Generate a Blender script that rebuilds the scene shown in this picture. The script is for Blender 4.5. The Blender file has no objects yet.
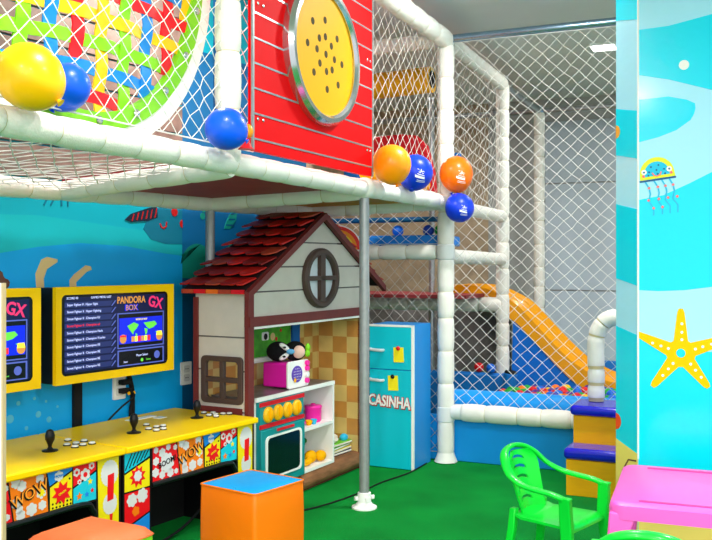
import bpy, bmesh, math, random
from mathutils import Matrix, Vector
R = math.radians
PI = math.pi
random.seed(7)
scene = bpy.context.scene
COL = scene.collection

# ------------------------------------------------------------------ camera, world, exposure
cam_d = bpy.data.cameras.new('camera')
cam = bpy.data.objects.new('camera', cam_d)
COL.objects.link(cam)
cam.location = (0, 0, 1.2)
cam.rotation_euler = (R(90), 0, R(24))
cam_d.sensor_width = 36
cam_d.lens = 900 / 712 * 36
cam_d.shift_y = -8 / 712
cam_d.clip_start = 0.05
scene.camera = cam

world = bpy.data.worlds.new('world')
scene.world = world
world.use_nodes = True
bg = world.node_tree.nodes['Background']
bg.inputs[0].default_value = (0.93, 0.96, 1.0, 1)
bg.inputs[1].default_value = 0.75
LAMP_W = 24.0
SPOTS = [(-0.98, 6.47), (-2.9, 6.6), (-0.98, 4.3), (0.55, 4.3), (-0.98, 1.7), (0.55, 1.7), (-2.25, 3.3), (0.55, -0.6), (-0.98, -0.6)]
scene.view_settings.view_transform = 'Standard'
scene.view_settings.look = 'None'
# soft daylight through the open shop front behind the camera
sun_d = bpy.data.lights.new('daylight', 'SUN'); sun_d.energy = 1.7; sun_d.angle = R(50); sun_d.color = (1.0, 0.98, 0.95)
sun = bpy.data.objects.new('daylight', sun_d); COL.objects.link(sun)
sun.rotation_euler = (R(66), 0, R(30))
scene.view_settings.exposure = 0.6
scene.view_settings.gamma = 1
scene.view_settings.use_curve_mapping = False

# ------------------------------------------------------------------ materials
def lin(c):
    if isinstance(c, str):
        c = c.lstrip('#')
        c = [int(c[i:i + 2], 16) / 255 for i in (0, 2, 4)]
    return tuple(((x / 12.92) if x <= 0.04045 else ((x + 0.055) / 1.055) ** 2.4) for x in c) + (1,)

MATS = {}
def mat(name, col, rough=0.5, metal=0.0, var=0.0, vscale=8, bump=0.0, bscale=60, emit=0.0, coat=0.0, stretch=None, spec=0.3):
    if name in MATS:
        return MATS[name]
    m = bpy.data.materials.new(name)
    m.use_nodes = True
    nt = m.node_tree
    b = nt.nodes['Principled BSDF']
    c = lin(col)
    b.inputs['Base Color'].default_value = c
    b.inputs['Roughness'].default_value = rough
    b.inputs['Metallic'].default_value = metal
    if not metal: b.inputs['Specular IOR Level'].default_value = spec
    if coat:
        b.inputs['Coat Weight'].default_value = coat
        b.inputs['Coat Roughness'].default_value = 0.12
    tc = nt.nodes.new('ShaderNodeTexCoord')
    src = tc.outputs['Object']
    if stretch:
        mp = nt.nodes.new('ShaderNodeMapping')
        mp.inputs['Scale'].default_value = stretch
        nt.links.new(src, mp.inputs[0])
        src = mp.outputs[0]
    if var:
        n = nt.nodes.new('ShaderNodeTexNoise')
        n.inputs['Scale'].default_value = vscale
        n.inputs['Detail'].default_value = 5
        nt.links.new(src, n.inputs['Vector'])
        rp = nt.nodes.new('ShaderNodeValToRGB')
        rp.color_ramp.elements[0].position = 0.3
        rp.color_ramp.elements[1].position = 0.7
        rp.color_ramp.elements[0].color = tuple(x * (1 - var) for x in c[:3]) + (1,)
        rp.color_ramp.elements[1].color = tuple(min(1, x * (1 + var)) for x in c[:3]) + (1,)
        nt.links.new(n.outputs['Fac'], rp.inputs[0])
        nt.links.new(rp.outputs[0], b.inputs['Base Color'])
    if bump:
        n2 = nt.nodes.new('ShaderNodeTexNoise')
        n2.inputs['Scale'].default_value = bscale
        n2.inputs['Detail'].default_value = 4
        nt.links.new(src, n2.inputs['Vector'])
        bp = nt.nodes.new('ShaderNodeBump')
        bp.inputs['Strength'].default_value = bump
        bp.inputs['Distance'].default_value = 0.01
        nt.links.new(n2.outputs['Fac'], bp.inputs['Height'])
        nt.links.new(bp.outputs[0], b.inputs['Normal'])
    if emit:
        b.inputs['Emission Color'].default_value = c
        b.inputs['Emission Strength'].default_value = emit
    MATS[name] = m
    return m

foam = mat('foam_white', '#e9e6dd', 0.55, var=0.04, vscale=12, bump=0.25, bscale=180)
tie = mat('foam_tie', '#c9b98c', 0.7)
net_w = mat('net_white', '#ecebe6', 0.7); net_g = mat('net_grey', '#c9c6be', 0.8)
steel = mat('steel', '#a9adb0', 0.32, 0.75, var=0.12, vscale=30)
galv = mat('galvanised', '#96999a', 0.42, 0.35, var=0.08, vscale=40)
chrome = mat('chrome', '#cfd2d4', 0.18, 0.95)
bluesteel = mat('blue_steel', '#7f98ab', 0.25, 0.8)
red = mat('red_plastic', '#e60006', 0.6, var=0.05, vscale=6, spec=0.08)
redm = mat('red_matte', '#d81020', 0.5)
yel = mat('yellow_plastic', '#f6ae00', 0.5, spec=0.1)
yeld = mat('yellow_board', '#ffcf00', 0.4, var=0.03, vscale=5, spec=0.15)
orange = mat('orange_vinyl', '#ff7a05', 0.42, var=0.05, vscale=5, bump=0.15, bscale=25)
bluev = mat('blue_vinyl', '#0ea3ec', 0.42, var=0.05, vscale=5, bump=0.1, bscale=25)
salmon = mat('salmon_vinyl', '#ff7440', 0.5, var=0.05, vscale=9, bump=0.15, bscale=25)
lime = mat('lime_vinyl', '#7ecb1e', 0.45)
padblue = mat('pad_blue', '#0f97ec', 0.4, var=0.04, vscale=4)
matblue = mat('mat_blue', '#1573c8', 0.5, var=0.06, vscale=6)
royal = mat('royal_blue', '#1414c4', 0.22, coat=0.5)
ochre = mat('slide_ochre', '#e89c08', 0.32, var=0.06, vscale=4, coat=0.2)
green = mat('green_plastic', '#0cd838', 0.3, coat=0.15)
pink = mat('pink_plastic', '#ff62c8', 0.34, var=0.02, vscale=4)
pinkd = mat('pink_deep', '#ff128c', 0.4)
black = mat('black', '#0d0d10', 0.35)
blackm = mat('black_matte', '#101013', 0.75)
white = mat('white_paint', '#f2f2ee', 0.45)
teal = mat('teal_paint', '#0f8f92', 0.45)
cyan = mat('cyan_panel', '#07bfd2', 0.35)
bluep = mat('blue_panel', '#1089d8', 0.45)
brown = mat('brown_trim', '#702a28', 0.5, var=0.08, vscale=20)
dkbrown = mat('dark_brown', '#4c3a34', 0.5)
siding = mat('siding', '#c9c1b8', 0.6, var=0.04, vscale=14)
sidegap = mat('siding_gap', '#6d6a69', 0.8)
tile_r = mat('roof_red', '#a31512', 0.45, var=0.3, vscale=10)
skin = mat('beige', '#e5c387', 0.6)

def checker():
    m = bpy.data.materials.new('checker_tile'); m.use_nodes = True
    nt = m.node_tree; b = nt.nodes['Principled BSDF']; b.inputs['Roughness'].default_value = 0.35
    tc = nt.nodes.new('ShaderNodeTexCoord')
    ck = nt.nodes.new('ShaderNodeTexChecker'); ck.inputs['Scale'].default_value = 10.5
    ck.inputs['Color1'].default_value = lin('#d98d0c'); ck.inputs['Color2'].default_value = lin('#efc768')
    nt.links.new(tc.outputs['Object'], ck.inputs['Vector'])
    nz = nt.nodes.new('ShaderNodeTexNoise'); nz.inputs['Scale'].default_value = 7
    mx = nt.nodes.new('ShaderNodeMix'); mx.data_type = 'RGBA'; mx.blend_type = 'MULTIPLY'
    mx.inputs[0].default_value = 0.5
    nt.links.new(tc.outputs['Object'], nz.inputs['Vector'])
    nt.links.new(ck.outputs['Color'], mx.inputs[6]); nt.links.new(nz.outputs['Fac'], mx.inputs[7])
    g = nt.nodes.new('ShaderNodeBrightContrast'); g.inputs[1].default_value = 0.05
    nt.links.new(mx.outputs[2], g.inputs[0]); nt.links.new(g.outputs[0], b.inputs['Base Color'])
    return m
checker_m = checker()

def turf():
    m = bpy.data.materials.new('green_turf'); m.use_nodes = True
    nt = m.node_tree; b = nt.nodes['Principled BSDF']; b.inputs['Roughness'].default_value = 0.9
    b.inputs['Specular IOR Level'].default_value = 0.1
    tc = nt.nodes.new('ShaderNodeTexCoord')
    n = nt.nodes.new('ShaderNodeTexNoise'); n.inputs['Scale'].default_value = 160; n.inputs['Detail'].default_value = 6
    n.inputs['Roughness'].default_value = 0.75
    n3 = nt.nodes.new('ShaderNodeTexNoise'); n3.inputs['Scale'].default_value = 3
    ad = nt.nodes.new('ShaderNodeMath'); ad.operation = 'MULTIPLY_ADD'; ad.inputs[1].default_value = 0.35
    nt.links.new(tc.outputs['Object'], n.inputs['Vector']); nt.links.new(tc.outputs['Object'], n3.inputs['Vector'])
    nt.links.new(n3.outputs['Fac'], ad.inputs[0]); nt.links.new(n.outputs['Fac'], ad.inputs[2])
    rp = nt.nodes.new('ShaderNodeValToRGB'); rp.color_ramp.elements[0].position = 0.45; rp.color_ramp.elements[1].position = 0.9
    rp.color_ramp.elements[0].color = lin('#026020'); rp.color_ramp.elements[1].color = lin('#0cac42')
    nt.links.new(ad.outputs[0], rp.inputs[0]); nt.links.new(rp.outputs[0], b.inputs['Base Color'])
    bp = nt.nodes.new('ShaderNodeBump'); bp.inputs['Strength'].default_value = 0.8; bp.inputs['Distance'].default_value = 0.01
    nt.links.new(n.outputs['Fac'], bp.inputs['Height']); nt.links.new(bp.outputs[0], b.inputs['Normal'])
    return m
turf_m = turf()

# ------------------------------------------------------------------ mesh builder
class MB:
    def __init__(s):
        s.bm = bmesh.new(); s.mats = []
    def mi(s, m):
        if m not in s.mats: s.mats.append(m)
        return s.mats.index(m)
    def face(s, m, pts):
        f = s.bm.faces.new([s.bm.verts.new(p) for p in pts]); f.material_index = s.mi(m); return f
    def box(s, m, c, size, M=None):
        i = s.mi(m); hx, hy, hz = [q / 2 for q in size]
        vs = []
        for z in (-hz, hz):
            for x, y in ((-hx, -hy), (hx, -hy), (hx, hy), (-hx, hy)):
                p = Vector((x, y, z))
                if M: p = M @ p
                vs.append(s.bm.verts.new(p + Vector(c)))
        for q in ((3, 2, 1, 0), (4, 5, 6, 7), (0, 1, 5, 4), (1, 2, 6, 5), (2, 3, 7, 6), (3, 0, 4, 7)):
            s.bm.faces.new([vs[k] for k in q]).material_index = i
    def b2(s, m, a, b):
        s.box(m, [(p + q) / 2 for p, q in zip(a, b)], [abs(q - p) for p, q in zip(a, b)])
    def rings(s, m, rings, cap=True, closed=False):
        i = s.mi(m) if not isinstance(m, list) else None
        vr = [[s.bm.verts.new(p) for p in r] for r in rings]
        n = len(vr[0]); L = len(vr)
        for k in range(L if closed else L - 1):
            a = vr[k]; b = vr[(k + 1) % L]
            ii = i if i is not None else s.mi(m[k])
            for j in range(n):
                s.bm.faces.new((a[j], a[(j + 1) % n], b[(j + 1) % n], b[j])).material_index = ii
        if cap and not closed:
            s.bm.faces.new(list(reversed(vr[0]))).material_index = i if i is not None else s.mi(m[0])
            s.bm.faces.new(vr[-1]).material_index = i if i is not None else s.mi(m[-1])
    def tube(s, m, pts, r, seg=12, cap=True, closed=False, flat=1.0, up=None):
        pts = [Vector(p) for p in pts]; L = len(pts)
        rs = r if isinstance(r, (list, tuple)) else [r] * L
        T = []
        for k in range(L):
            if closed: t = pts[(k + 1) % L] - pts[k - 1]
            else: t = pts[min(k + 1, L - 1)] - pts[max(k - 1, 0)]
            T.append(t.normalized())
        u = Vector(up) if up else (Vector((0, 0, 1)) if abs(T[0].z) < 0.9 else Vector((1, 0, 0)))
        rings = []
        for k in range(L):
            a = u - T[k] * u.dot(T[k])
            if a.length < 1e-5: a = T[k].orthogonal()
            a.normalize(); b = T[k].cross(a)
            if not up: u = a
            rings.append([pts[k] + (a * math.cos(w) * flat + b * math.sin(w)) * rs[k] for w in [2 * PI * j / seg for j in range(seg)]])
        s.rings(m, rings, cap, closed)
    def cyl(s, m, p0, p1, r0, r1=None, seg=16, cap=True):
        s.tube(m, [p0, p1], [r0, r0 if r1 is None else r1], seg, cap)
    def sph(s, m, c, r, M=None, nu=24, nv=14):
        r = r if isinstance(r, (list, tuple)) else (r, r, r)
        i = s.mi(m)
        def P(a, b):
            p = Vector((r[0] * math.sin(b) * math.cos(a), r[1] * math.sin(b) * math.sin(a), r[2] * math.cos(b)))
            if M: p = M @ p
            return s.bm.verts.new(p + Vector(c))
        top = P(0, 0); bot = P(0, PI)
        g = [[P(2 * PI * k / nu, PI * j / nv) for k in range(nu)] for j in range(1, nv)]
        for k in range(nu):
            s.bm.faces.new((top, g[0][k], g[0][(k + 1) % nu])).material_index = i
            s.bm.faces.new((bot, g[-1][(k + 1) % nu], g[-1][k])).material_index = i
            for j in range(nv - 2):
                s.bm.faces.new((g[j][k], g[j + 1][k], g[j + 1][(k + 1) % nu], g[j][(k + 1) % nu])).material_index = i
    def lathe(s, m, prof, M=None, seg=24, cap=True):
        rings = []
        for r, z in prof:
            ring = []
            for j in range(seg):
                p = Vector((r * math.cos(2 * PI * j / seg), r * math.sin(2 * PI * j / seg), z))
                ring.append(M @ p if M else p)
            rings.append(ring)
        s.rings(m, rings, cap)
    def prism(s, m, poly, M, d, z0=0.0):
        """poly in the local XY of M, extruded from z0 to z0+d along local Z"""
        i = s.mi(m)
        area = sum(poly[k][0] * poly[(k + 1) % len(poly)][1] - poly[(k + 1) % len(poly)][0] * poly[k][1] for k in range(len(poly)))
        if area < 0: poly = list(reversed(poly))
        a = [s.bm.verts.new(M @ Vector((x, y, z0))) for x, y in poly]
        b = [s.bm.verts.new(M @ Vector((x, y, z0 + d))) for x, y in poly]
        s.bm.faces.new(list(reversed(a))).material_index = i
        s.bm.faces.new(b).material_index = i
        n = len(poly)
        for k in range(n):
            s.bm.faces.new((a[k], a[(k + 1) % n], b[(k + 1) % n], b[k])).material_index = i
    def text(s, m, body, size, M, d=0.0006, xs=1.0, align='CENTER', bold=0.0):
        cu = bpy.data.curves.new('txt', 'FONT'); cu.body = body; cu.size = size
        cu.align_x = align; cu.align_y = 'CENTER'; cu.extrude = d / 2; cu.offset = bold; cu.resolution_u = 3
        o = bpy.data.objects.new('txt', cu); COL.objects.link(o)
        dg = bpy.context.evaluated_depsgraph_get()
        me = bpy.data.meshes.new_from_object(o.evaluated_get(dg))
        bpy.data.objects.remove(o); bpy.data.curves.remove(cu)
        i = s.mi(m); vs = []
        for v in me.vertices:
            vs.append(s.bm.verts.new(M @ Vector((v.co.x * xs, v.co.y, v.co.z + d / 2))))
        for p in me.polygons:
            try: s.bm.faces.new([vs[k] for k in p.vertices]).material_index = i
            except ValueError: pass
        bpy.data.meshes.remove(me)
    def build(s, name, parent=None, loc=None, rotz=0, sharp=35, bevel=0, bseg=2):
        me = bpy.data.meshes.new(name)
        s.bm.normal_update(); s.bm.to_mesh(me); s.bm.free()
        for m in s.mats: me.materials.append(m)
        for p in me.polygons: p.use_smooth = True
        me.set_sharp_from_angle(angle=R(sharp))
        o = bpy.data.objects.new(name, me); COL.objects.link(o)
        if parent: o.parent = parent
        if loc is not None: o.location = loc
        if rotz: o.rotation_euler.z = rotz
        if bevel:
            bv = o.modifiers.new('bevel', 'BEVEL'); bv.width = bevel; bv.segments = bseg; bv.limit_method = 'ANGLE'; bv.angle_limit = R(40)
        return o

def tag(o, label, cat, group=None, kind=None):
    o['label'] = label; o['category'] = cat
    if group: o['group'] = group
    if kind: o['kind'] = kind
    return o
def thing(name, label, cat, loc=(0, 0, 0), rotz=0, group=None):
    o = bpy.data.objects.new(name, None); COL.objects.link(o)
    o.empty_display_size = 0.05; o.location = loc; o.rotation_euler.z = rotz
    return tag(o, label, cat, group)
def struct(o):
    o['kind'] = 'structure'; return o
def dup(root, loc, rotz, label, group=None):
    r = root.copy(); COL.objects.link(r); r.location = loc; r.rotation_euler.z = rotz; r['label'] = label
    if group: r['group'] = group
    for ch in list(root.children):
        c = ch.copy(); COL.objects.link(c); c.parent = r
        for g in list(ch.children):
            d = g.copy(); COL.objects.link(d); d.parent = c
    return r
def FM(x=0, y=0, z=0):
    """frame on a front face: X right, Y up, Z towards the local -y side"""
    return Matrix.Translation((x, y, z)) @ Matrix.Rotation(R(90), 4, 'X')
def blob(cx, cy, r, n=7, amp=0.22, seg=36, sx=1.0, ph=0.0):
    return [(cx + sx * r * (1 - amp + amp * abs(math.sin(n * w / 2 + ph))) * math.cos(w), cy + r * (1 - amp + amp * abs(math.sin(n * w / 2 + ph))) * math.sin(w)) for w in [2 * PI * k / seg for k in range(seg)]]
def star(cx, cy, r, r2, n=5, ph=PI / 2, sx=1.0):
    return [(cx + sx * (r if k % 2 == 0 else r2) * math.cos(ph + PI * k / n), cy + (r if k % 2 == 0 else r2) * math.sin(ph + PI * k / n)) for k in range(2 * n)]
def circ(cx, cy, r, seg=24, sx=1.0, a0=0, a1=2 * PI):
    full = abs(a1 - a0 - 2 * PI) < 1e-6
    return [(cx + sx * r * math.cos(a0 + (a1 - a0) * k / (seg if full else seg - 1)), cy + r * math.sin(a0 + (a1 - a0) * k / (seg if full else seg - 1))) for k in range(seg)]
def rrect(x0, y0, x1, y1, r, seg=5):
    out = []
    for cx, cy, a in ((x1 - r, y1 - r, 0), (x0 + r, y1 - r, 90), (x0 + r, y0 + r, 180), (x1 - r, y0 + r, 270)):
        for k in range(seg + 1):
            w = R(a + 90 * k / seg); out.append((cx + r * math.cos(w), cy + r * math.sin(w)))
    return out
def smooth(pts, n=8):
    """Catmull-Rom through pts"""
    P = [Vector(p) for p in pts]; out = []
    for k in range(len(P) - 1):
        a = P[max(k - 1, 0)]; b = P[k]; c = P[k + 1]; d = P[min(k + 2, len(P) - 1)]
        for j in range(n):
            t = j / n
            out.append(0.5 * ((2 * b) + (c - a) * t + (2 * a - 5 * b + 4 * c - d) * t * t + (3 * b - a - 3 * c + d) * t ** 3))
    out.append(P[-1]); return out
def band(pts, wd):
    """2D ribbon polygon round a polyline; wd number or list"""
    n = len(pts); L = []; Rr = []
    for k in range(n):
        a = Vector(pts[max(k - 1, 0)]); b = Vector(pts[min(k + 1, n - 1)]); t = (b - a).normalized(); nrm = Vector((-t.y, t.x))
        w = (wd[k] if isinstance(wd, list) else wd) / 2
        L.append(tuple(Vector(pts[k]) + nrm * w)); Rr.append(tuple(Vector(pts[k]) - nrm * w))
    return L + Rr[::-1]

# the long mural wall runs 8.5 degrees off the play frame: s along it, n out of it
WA = R(8.5); WP = Vector((-2.70, 3.65, 0)); WS = Vector((math.sin(WA), math.cos(WA), 0)); WN = Vector((math.cos(WA), -math.sin(WA), 0))
WROT = PI / 2 - WA
def W(s, n, z=0): return WP + WS * s + WN * n + Vector((0, 0, z))
WM = Matrix(((WS.x, 0, WN.x, WP.x), (WS.y, 0, WN.y, WP.y), (0, 1, 0, 0), (0, 0, 0, 1)))

# ------------------------------------------------------------------ room shell
CEIL = 2.72
b = MB(); b.b2(turf_m, (-4.2, -1.5, -0.05), (2.6, 8.6, 0)); struct(b.build('floor'))
ceil_m = mat('ceiling_paint', '#d9dbdd', 0.9, var=0.03, vscale=2)
b = MB(); b.b2(ceil_m, (-4.2, -1.5, CEIL), (2.6, 8.6, CEIL + 0.05)); struct(b.build('ceiling'))

mural_base = mat('mural_teal', '#04aec4', 0.5, var=0.05, vscale=1.5)
m_wave = mat('mural_blue', '#05a6ee', 0.5)
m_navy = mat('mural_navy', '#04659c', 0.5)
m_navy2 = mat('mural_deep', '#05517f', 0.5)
m_tealgreen = mat('mural_green', '#0f9080', 0.5)
m_fish = mat('mural_fish', '#0c7693', 0.5)
m_dark = mat('mural_ink', '#16283c', 0.5)
m_red = mat('mural_red', '#c81818', 0.5)
m_bub = mat('mural_bubble', '#58bde0', 0.5)
m_hair = mat('mural_hair', '#6b4536', 0.6)
m_light = mat('mural_light', '#10b8c4', 0.5)
b = MB()
b.prism(mural_base, [(-4.2, 0), (1.28, 0), (1.28, CEIL), (-4.2, CEIL)], WM, 0.06, -0.06)
wall_l = struct(b.build('wall_left'))
b = MB()
T = 0.0012
wave = [(-4.2, 0.02), (0.178, 0.02), (0.178, 1.231), (0.05, 1.243), (-0.2, 1.275), (-0.474, 1.285), (-0.7, 1.265), (-0.886, 1.237), (-1.4, 1.15), (-4.2, 1.0)]
b.prism(m_light, [(-1.6, 1.2), (-0.886, 1.237), (-0.474, 1.285), (-0.2, 1.275), (0.05, 1.243), (0.178, 1.24), (0.178, 1.33), (-0.3, 1.37), (-0.7, 1.40), (-1.6, 1.38)], WM, T)
b.prism(m_wave, wave, WM, T * 2)
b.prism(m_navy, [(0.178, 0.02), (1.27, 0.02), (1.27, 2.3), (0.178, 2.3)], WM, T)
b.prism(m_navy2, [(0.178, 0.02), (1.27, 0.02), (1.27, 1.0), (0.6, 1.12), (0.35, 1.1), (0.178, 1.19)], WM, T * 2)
b.prism(m_tealgreen, [(0.178, 1.24)] + circ(0.29, 1.17, 0.125, 16, 1.0, PI * 0.95, 0)[::1] + [(0.42, 1.1), (0.178, 1.12)], WM, T * 3)
for s_, z_, r_ in ((0.30, 1.50, .016), (0.34, 1.48, .02), (0.38, 1.45, .022), (0.33, 1.44, .018), (0.37, 1.41, .02), (0.56, 1.27, .03), (0.58, 1.21, .03)):
    b.prism(m_tealgreen, circ(s_, z_, r_, 12), WM, T * 3)
leaf = [(0.50, 1.38), (0.53, 1.44), (0.58, 1.49), (0.61, 1.485), (0.60, 1.43), (0.55, 1.38)]
b.prism(m_tealgreen, leaf, WM, T * 3)
for k in range(3): b.prism(m_navy2, band([(0.515 + k * .02, 1.40 + k * .03), (0.58 + k * .008, 1.40 + k * .034)], .008), WM, T * 4)
# fish: striped tail, body, cheek spots, smile, eye
b.prism(m_fish, [(-0.09, 1.36), (-0.04, 1.31), (0.06, 1.29), (0.178, 1.29), (0.178, 1.48), (0.05, 1.49), (-0.02, 1.45), (-0.06, 1.42)], WM, T * 2)
tail = [(-0.21, 1.40), (-0.17, 1.43), (-0.05, 1.465), (0.0, 1.475), (0.005, 1.42), (-0.06, 1.40), (-0.17, 1.39)]
b.prism(m_dark, tail, WM, T * 3)
for k in range(6):
    x = -0.165 + k * 0.03
    b.prism(m_red, band([(x, 1.397 + k * .004), (x + .012, 1.43 + k * .007)], .006), WM, T * 4)
b.prism(m_red, circ(0.121, 1.452, 0.022), WM, T * 4)
b.prism(m_red, [(0.178, 1.415), (0.165, 1.41), (0.158, 1.395), (0.165, 1.378), (0.178, 1.372)], WM, T * 4)
b.prism(m_red, band([(0.02, 1.39), (0.03, 1.372), (0.048, 1.368), (0.062, 1.378), (0.065, 1.40)], .008), WM, T * 4)
b.prism(white, circ(0.03, 1.492, 0.014), WM, T * 4); b.prism(white, circ(0.098, 1.49, 0.012), WM, T * 4)
# octopus arms, two bent legs, brown hair, bubbles, palm trunk
for k in range(4):
    x = -0.66 + k * .035
    b.prism(m_fish, band([(x, 1.53), (x + .012, 1.48), (x + (-.01 if k < 2 else .014), 1.445)], .008), WM, T * 2)
b.prism(skin, [(-0.70, 0.95), (-0.665, 0.95), (-0.672, 1.13), (-0.655, 1.17), (-0.60, 1.20), (-0.60, 1.212), (-0.655, 1.222), (-0.685, 1.21), (-0.715, 1.15)], WM, T * 3)
b.prism(skin, [(-0.53, 0.95), (-0.497, 0.95), (-0.498, 1.11), (-0.44, 1.155), (-0.41, 1.165), (-0.415, 1.18), (-0.445, 1.185), (-0.51, 1.145), (-0.535, 1.12)], WM, T * 3)
b.prism(m_hair, blob(-0.93, 1.09, 0.085, 9, .2, 40, 1.1), WM, T * 3)
b.prism(skin, band([(-0.98, 0.69), (-0.93, 0.66), (-0.90, 0.60), (-0.90, 0.5)], .035), WM, T * 3)
for s_, z_, r_ in ((-0.80, .61, .010), (-0.72, .62, .007), (-0.70, .55, .014), (-0.84, .55, .018), (-0.88, .50, .012), (-0.66, .60, .006), (-0.60, .57, .006), (-0.76, .50, .009), (-0.645, .52, .013)):
    b.prism(m_bub, circ(s_, z_, r_, 14, 1.0), WM, T * 3)
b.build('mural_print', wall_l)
# dull panelled stretch of the same wall above the play deck
slat = mat('slat_brown', '#75695f', 0.7, var=0.25, vscale=16)
b = MB()
for k in range(8):
    b.prism(slat, [(-2.6, 1.56 + k * .145), (.16, 1.56 + k * .145), (.16, 1.695 + k * .145), (-2.6, 1.695 + k * .145)], WM, 0.02)
struct(b.build('trim_1'))

stone = mat('stone_wall', '#c0a98e', 0.85, var=0.22, vscale=7, bump=0.4, bscale=14)
greyw = mat('grey_wall', '#aeb0ae', 0.7, var=0.04, vscale=3)
palew = mat('pale_panel', '#bcc8d4', 0.5, var=0.03, vscale=2)
b = MB()
p = W(1.28, 0)
b.b2(stone, (-4.2, p.y - 0.02, 0), (p.x - 0.0, p.y + 0.06, CEIL)); struct(b.build('wall_front'))
b = MB(); b.b2(stone, (-4.2, p.y + 0.06, 0), (-4.14, 8.4, CEIL)); struct(b.build('wall_side'))
b = MB(); b.b2(stone, (-4.2, 8.4, 0), (-2.35, 8.5, CEIL)); b.b2(greyw, (-2.35, 8.4, 0), (2.6, 8.5, CEIL)); struct(b.build('wall_back'))
b = MB()
for (z0, z1) in ((0.0, 0.93), (0.945, 1.92), (1.935, 2.50)):
    b.b2(palew, (-1.80, 8.37, z0), (2.5, 8.4, z1))
struct(b.build('trim_2'))

# lit ceiling panels: only the first is visible, the rest are added for brightness
diff = mat('lamp_diffuser', '#ffffff', 0.5, emit=5.0)
def ceiling_lamp(x, y, label):
    t = thing('ceiling_light', label, 'light', (x, y, CEIL), 0, 'square ceiling lights')
    q = MB(); q.b2(white, (-.085, -.085, -.018), (.085, .085, 0)); q.build('lamp_frame', t)
    q = MB(); q.b2(diff, (-.078, -.078, -.022), (.078, .078, -.017)); q.build('diffuser', t)
    ld = bpy.data.lights.new('ceiling_light_lamp', 'AREA'); ld.shape = 'SQUARE'; ld.size = 0.16; ld.energy = LAMP_W * (0.45 if y > 6 else 1.0); ld.color = (1.0, 0.97, 0.93)
    lo = bpy.data.objects.new('ceiling_light_lamp', ld); COL.objects.link(lo); lo.parent = t; lo.location = (0, 0, -.03)
    return t
for k, (x, y) in enumerate(SPOTS):
    ceiling_lamp(x, y, 'bright square ceiling light above the ball pit, seen through the net' if k == 0 else 'added square ceiling light, unseen, out of the picture above the room')

# ------------------------------------------------------------------ mural pillar on the right
PY = 3.90; PX = -0.451; CH = 0.103
pil_m = mat('pillar_light', '#a6e6fc', 0.22, bump=0.12, bscale=22, coat=0.4)
pil_c = mat('pillar_cyan', '#00dcf8', 0.22, bump=0.12, bscale=22, coat=0.4)
pil_y = mat('pillar_sand', '#fae071', 0.4)
pil_h = mat('pillar_pale_paint', '#d4f2fc', 0.3)  # pale blue of the printed dots on the starfish arms
b = MB()
foot = [(PX, PY), (PX - CH, PY + CH), (PX - CH, PY + 0.5), (PX + 0.75, PY + 0.5), (PX + 0.75, PY)]
b.prism(pil_m, foot, Matrix.Identity(4), CEIL)
pillar = struct(b.build('wall_right'))
PF = Matrix(((1, 0, 0, PX), (0, 0, -1, PY), (0, 1, 0, 0), (0, 0, 0, 1)))           # x from the corner, y = height
c45 = math.sqrt(.5)
PC = Matrix(((c45, 0, -c45, PX - CH), (-c45, 0, -c45, PY + CH), (0, 1, 0, 0), (0, 0, 0, 1)))   # chamfer: x 0..CW
CW = CH * math.sqrt(2)
T = 0.001
b = MB()
E_ = 0.75
b.prism(pil_c, [(0.002, 1.978), (.12, 1.95), (.286, 1.894), (E_, 1.78), (E_, 2.3), (.286, 2.2), (.12, 2.17), (0.002, 2.166)], PF, T)
b.prism(pil_c, [(0.002, 1.875), (.12, 1.88), (.19, 1.862), (.222, 1.845), (.224, 1.826), (.219, 1.803), (.205, 1.778), (.15, 1.74), (.08, 1.715), (0.002, 1.698)], PF, T)
b.prism(pil_c, [(0.002, 1.458), (.1, 1.475), (.2, 1.52), (.286, 1.563), (E_, 1.75), (E_, 1.18), (.286, 1.10), (.18, 1.085), (.08, 1.08), (0.002, 1.083)], PF, T)
b.prism(pil_c, [(0.002, 0.35), (E_, 0.35), (E_, .78), (.286, .837), (.15, .845), (0.002, .888)], PF, T)
b.prism(pil_y, [(0.002, 0.002), (E_, 0.002), (E_, .27), (.35, .30), (.16, .32), (0.002, .30)], PF, T * 2)
for (z0, z1) in ((2.24, 2.7), (1.66, 1.86), (1.13, 1.45), (.43, .925)):
    b.prism(pil_c, [(0.0, z0), (CW - .002, z0 - .03), (CW - .002, z1 - .03), (0.0, z1)], PC, T)
b.prism(pil_y, [(0, 0.002), (CW - .002, 0.002), (CW - .002, .40), (0, .44)], PC, T * 2)
orr = mat('mural_orange', '#f4501a', 0.5)
b.prism(orr, circ(0.0, .515, .035, 20, 1.0, -PI / 2, PI / 2), PC, T * 2)
b.prism(mat('mural_gold', '#f0a93a', .5), circ(0.0, 1.76, .028, 20, 1.0, -PI / 2, PI / 2), PC, T * 2)
b.prism(m_hair, band([(CW - .01, .37), (CW - .06, .365), (CW - .10, .31)], .007), PC, T * 3)
b.prism(white, circ(PX * 0 + .18, 2.004, .02, 20), PF, T * 2)
# starfish
sf = mat('starfish_yellow', '#f8c800', 0.5, spec=0.1)
cx, cz = .168, .828
arms = [(90, .185), (20, .25), (-52, .175), (232, .185), (162, .25)]
outl = []
for k, (a, L) in enumerate(arms):
    a = R(a); n = Vector((-math.sin(a), math.cos(a))); d = Vector((math.cos(a), math.sin(a))); c = Vector((cx, cz))
    nxt = R(arms[(k + 1) % 5][0])
    outl += [tuple(c + d * .05 + n * -.028), tuple(c + d * L * .9 - n * .014), tuple(c + d * L * .98 - n * .008), tuple(c + d * L * .98 + n * .008), tuple(c + d * L * .9 + n * .014), tuple(c + d * .05 + n * .028)]
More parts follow.
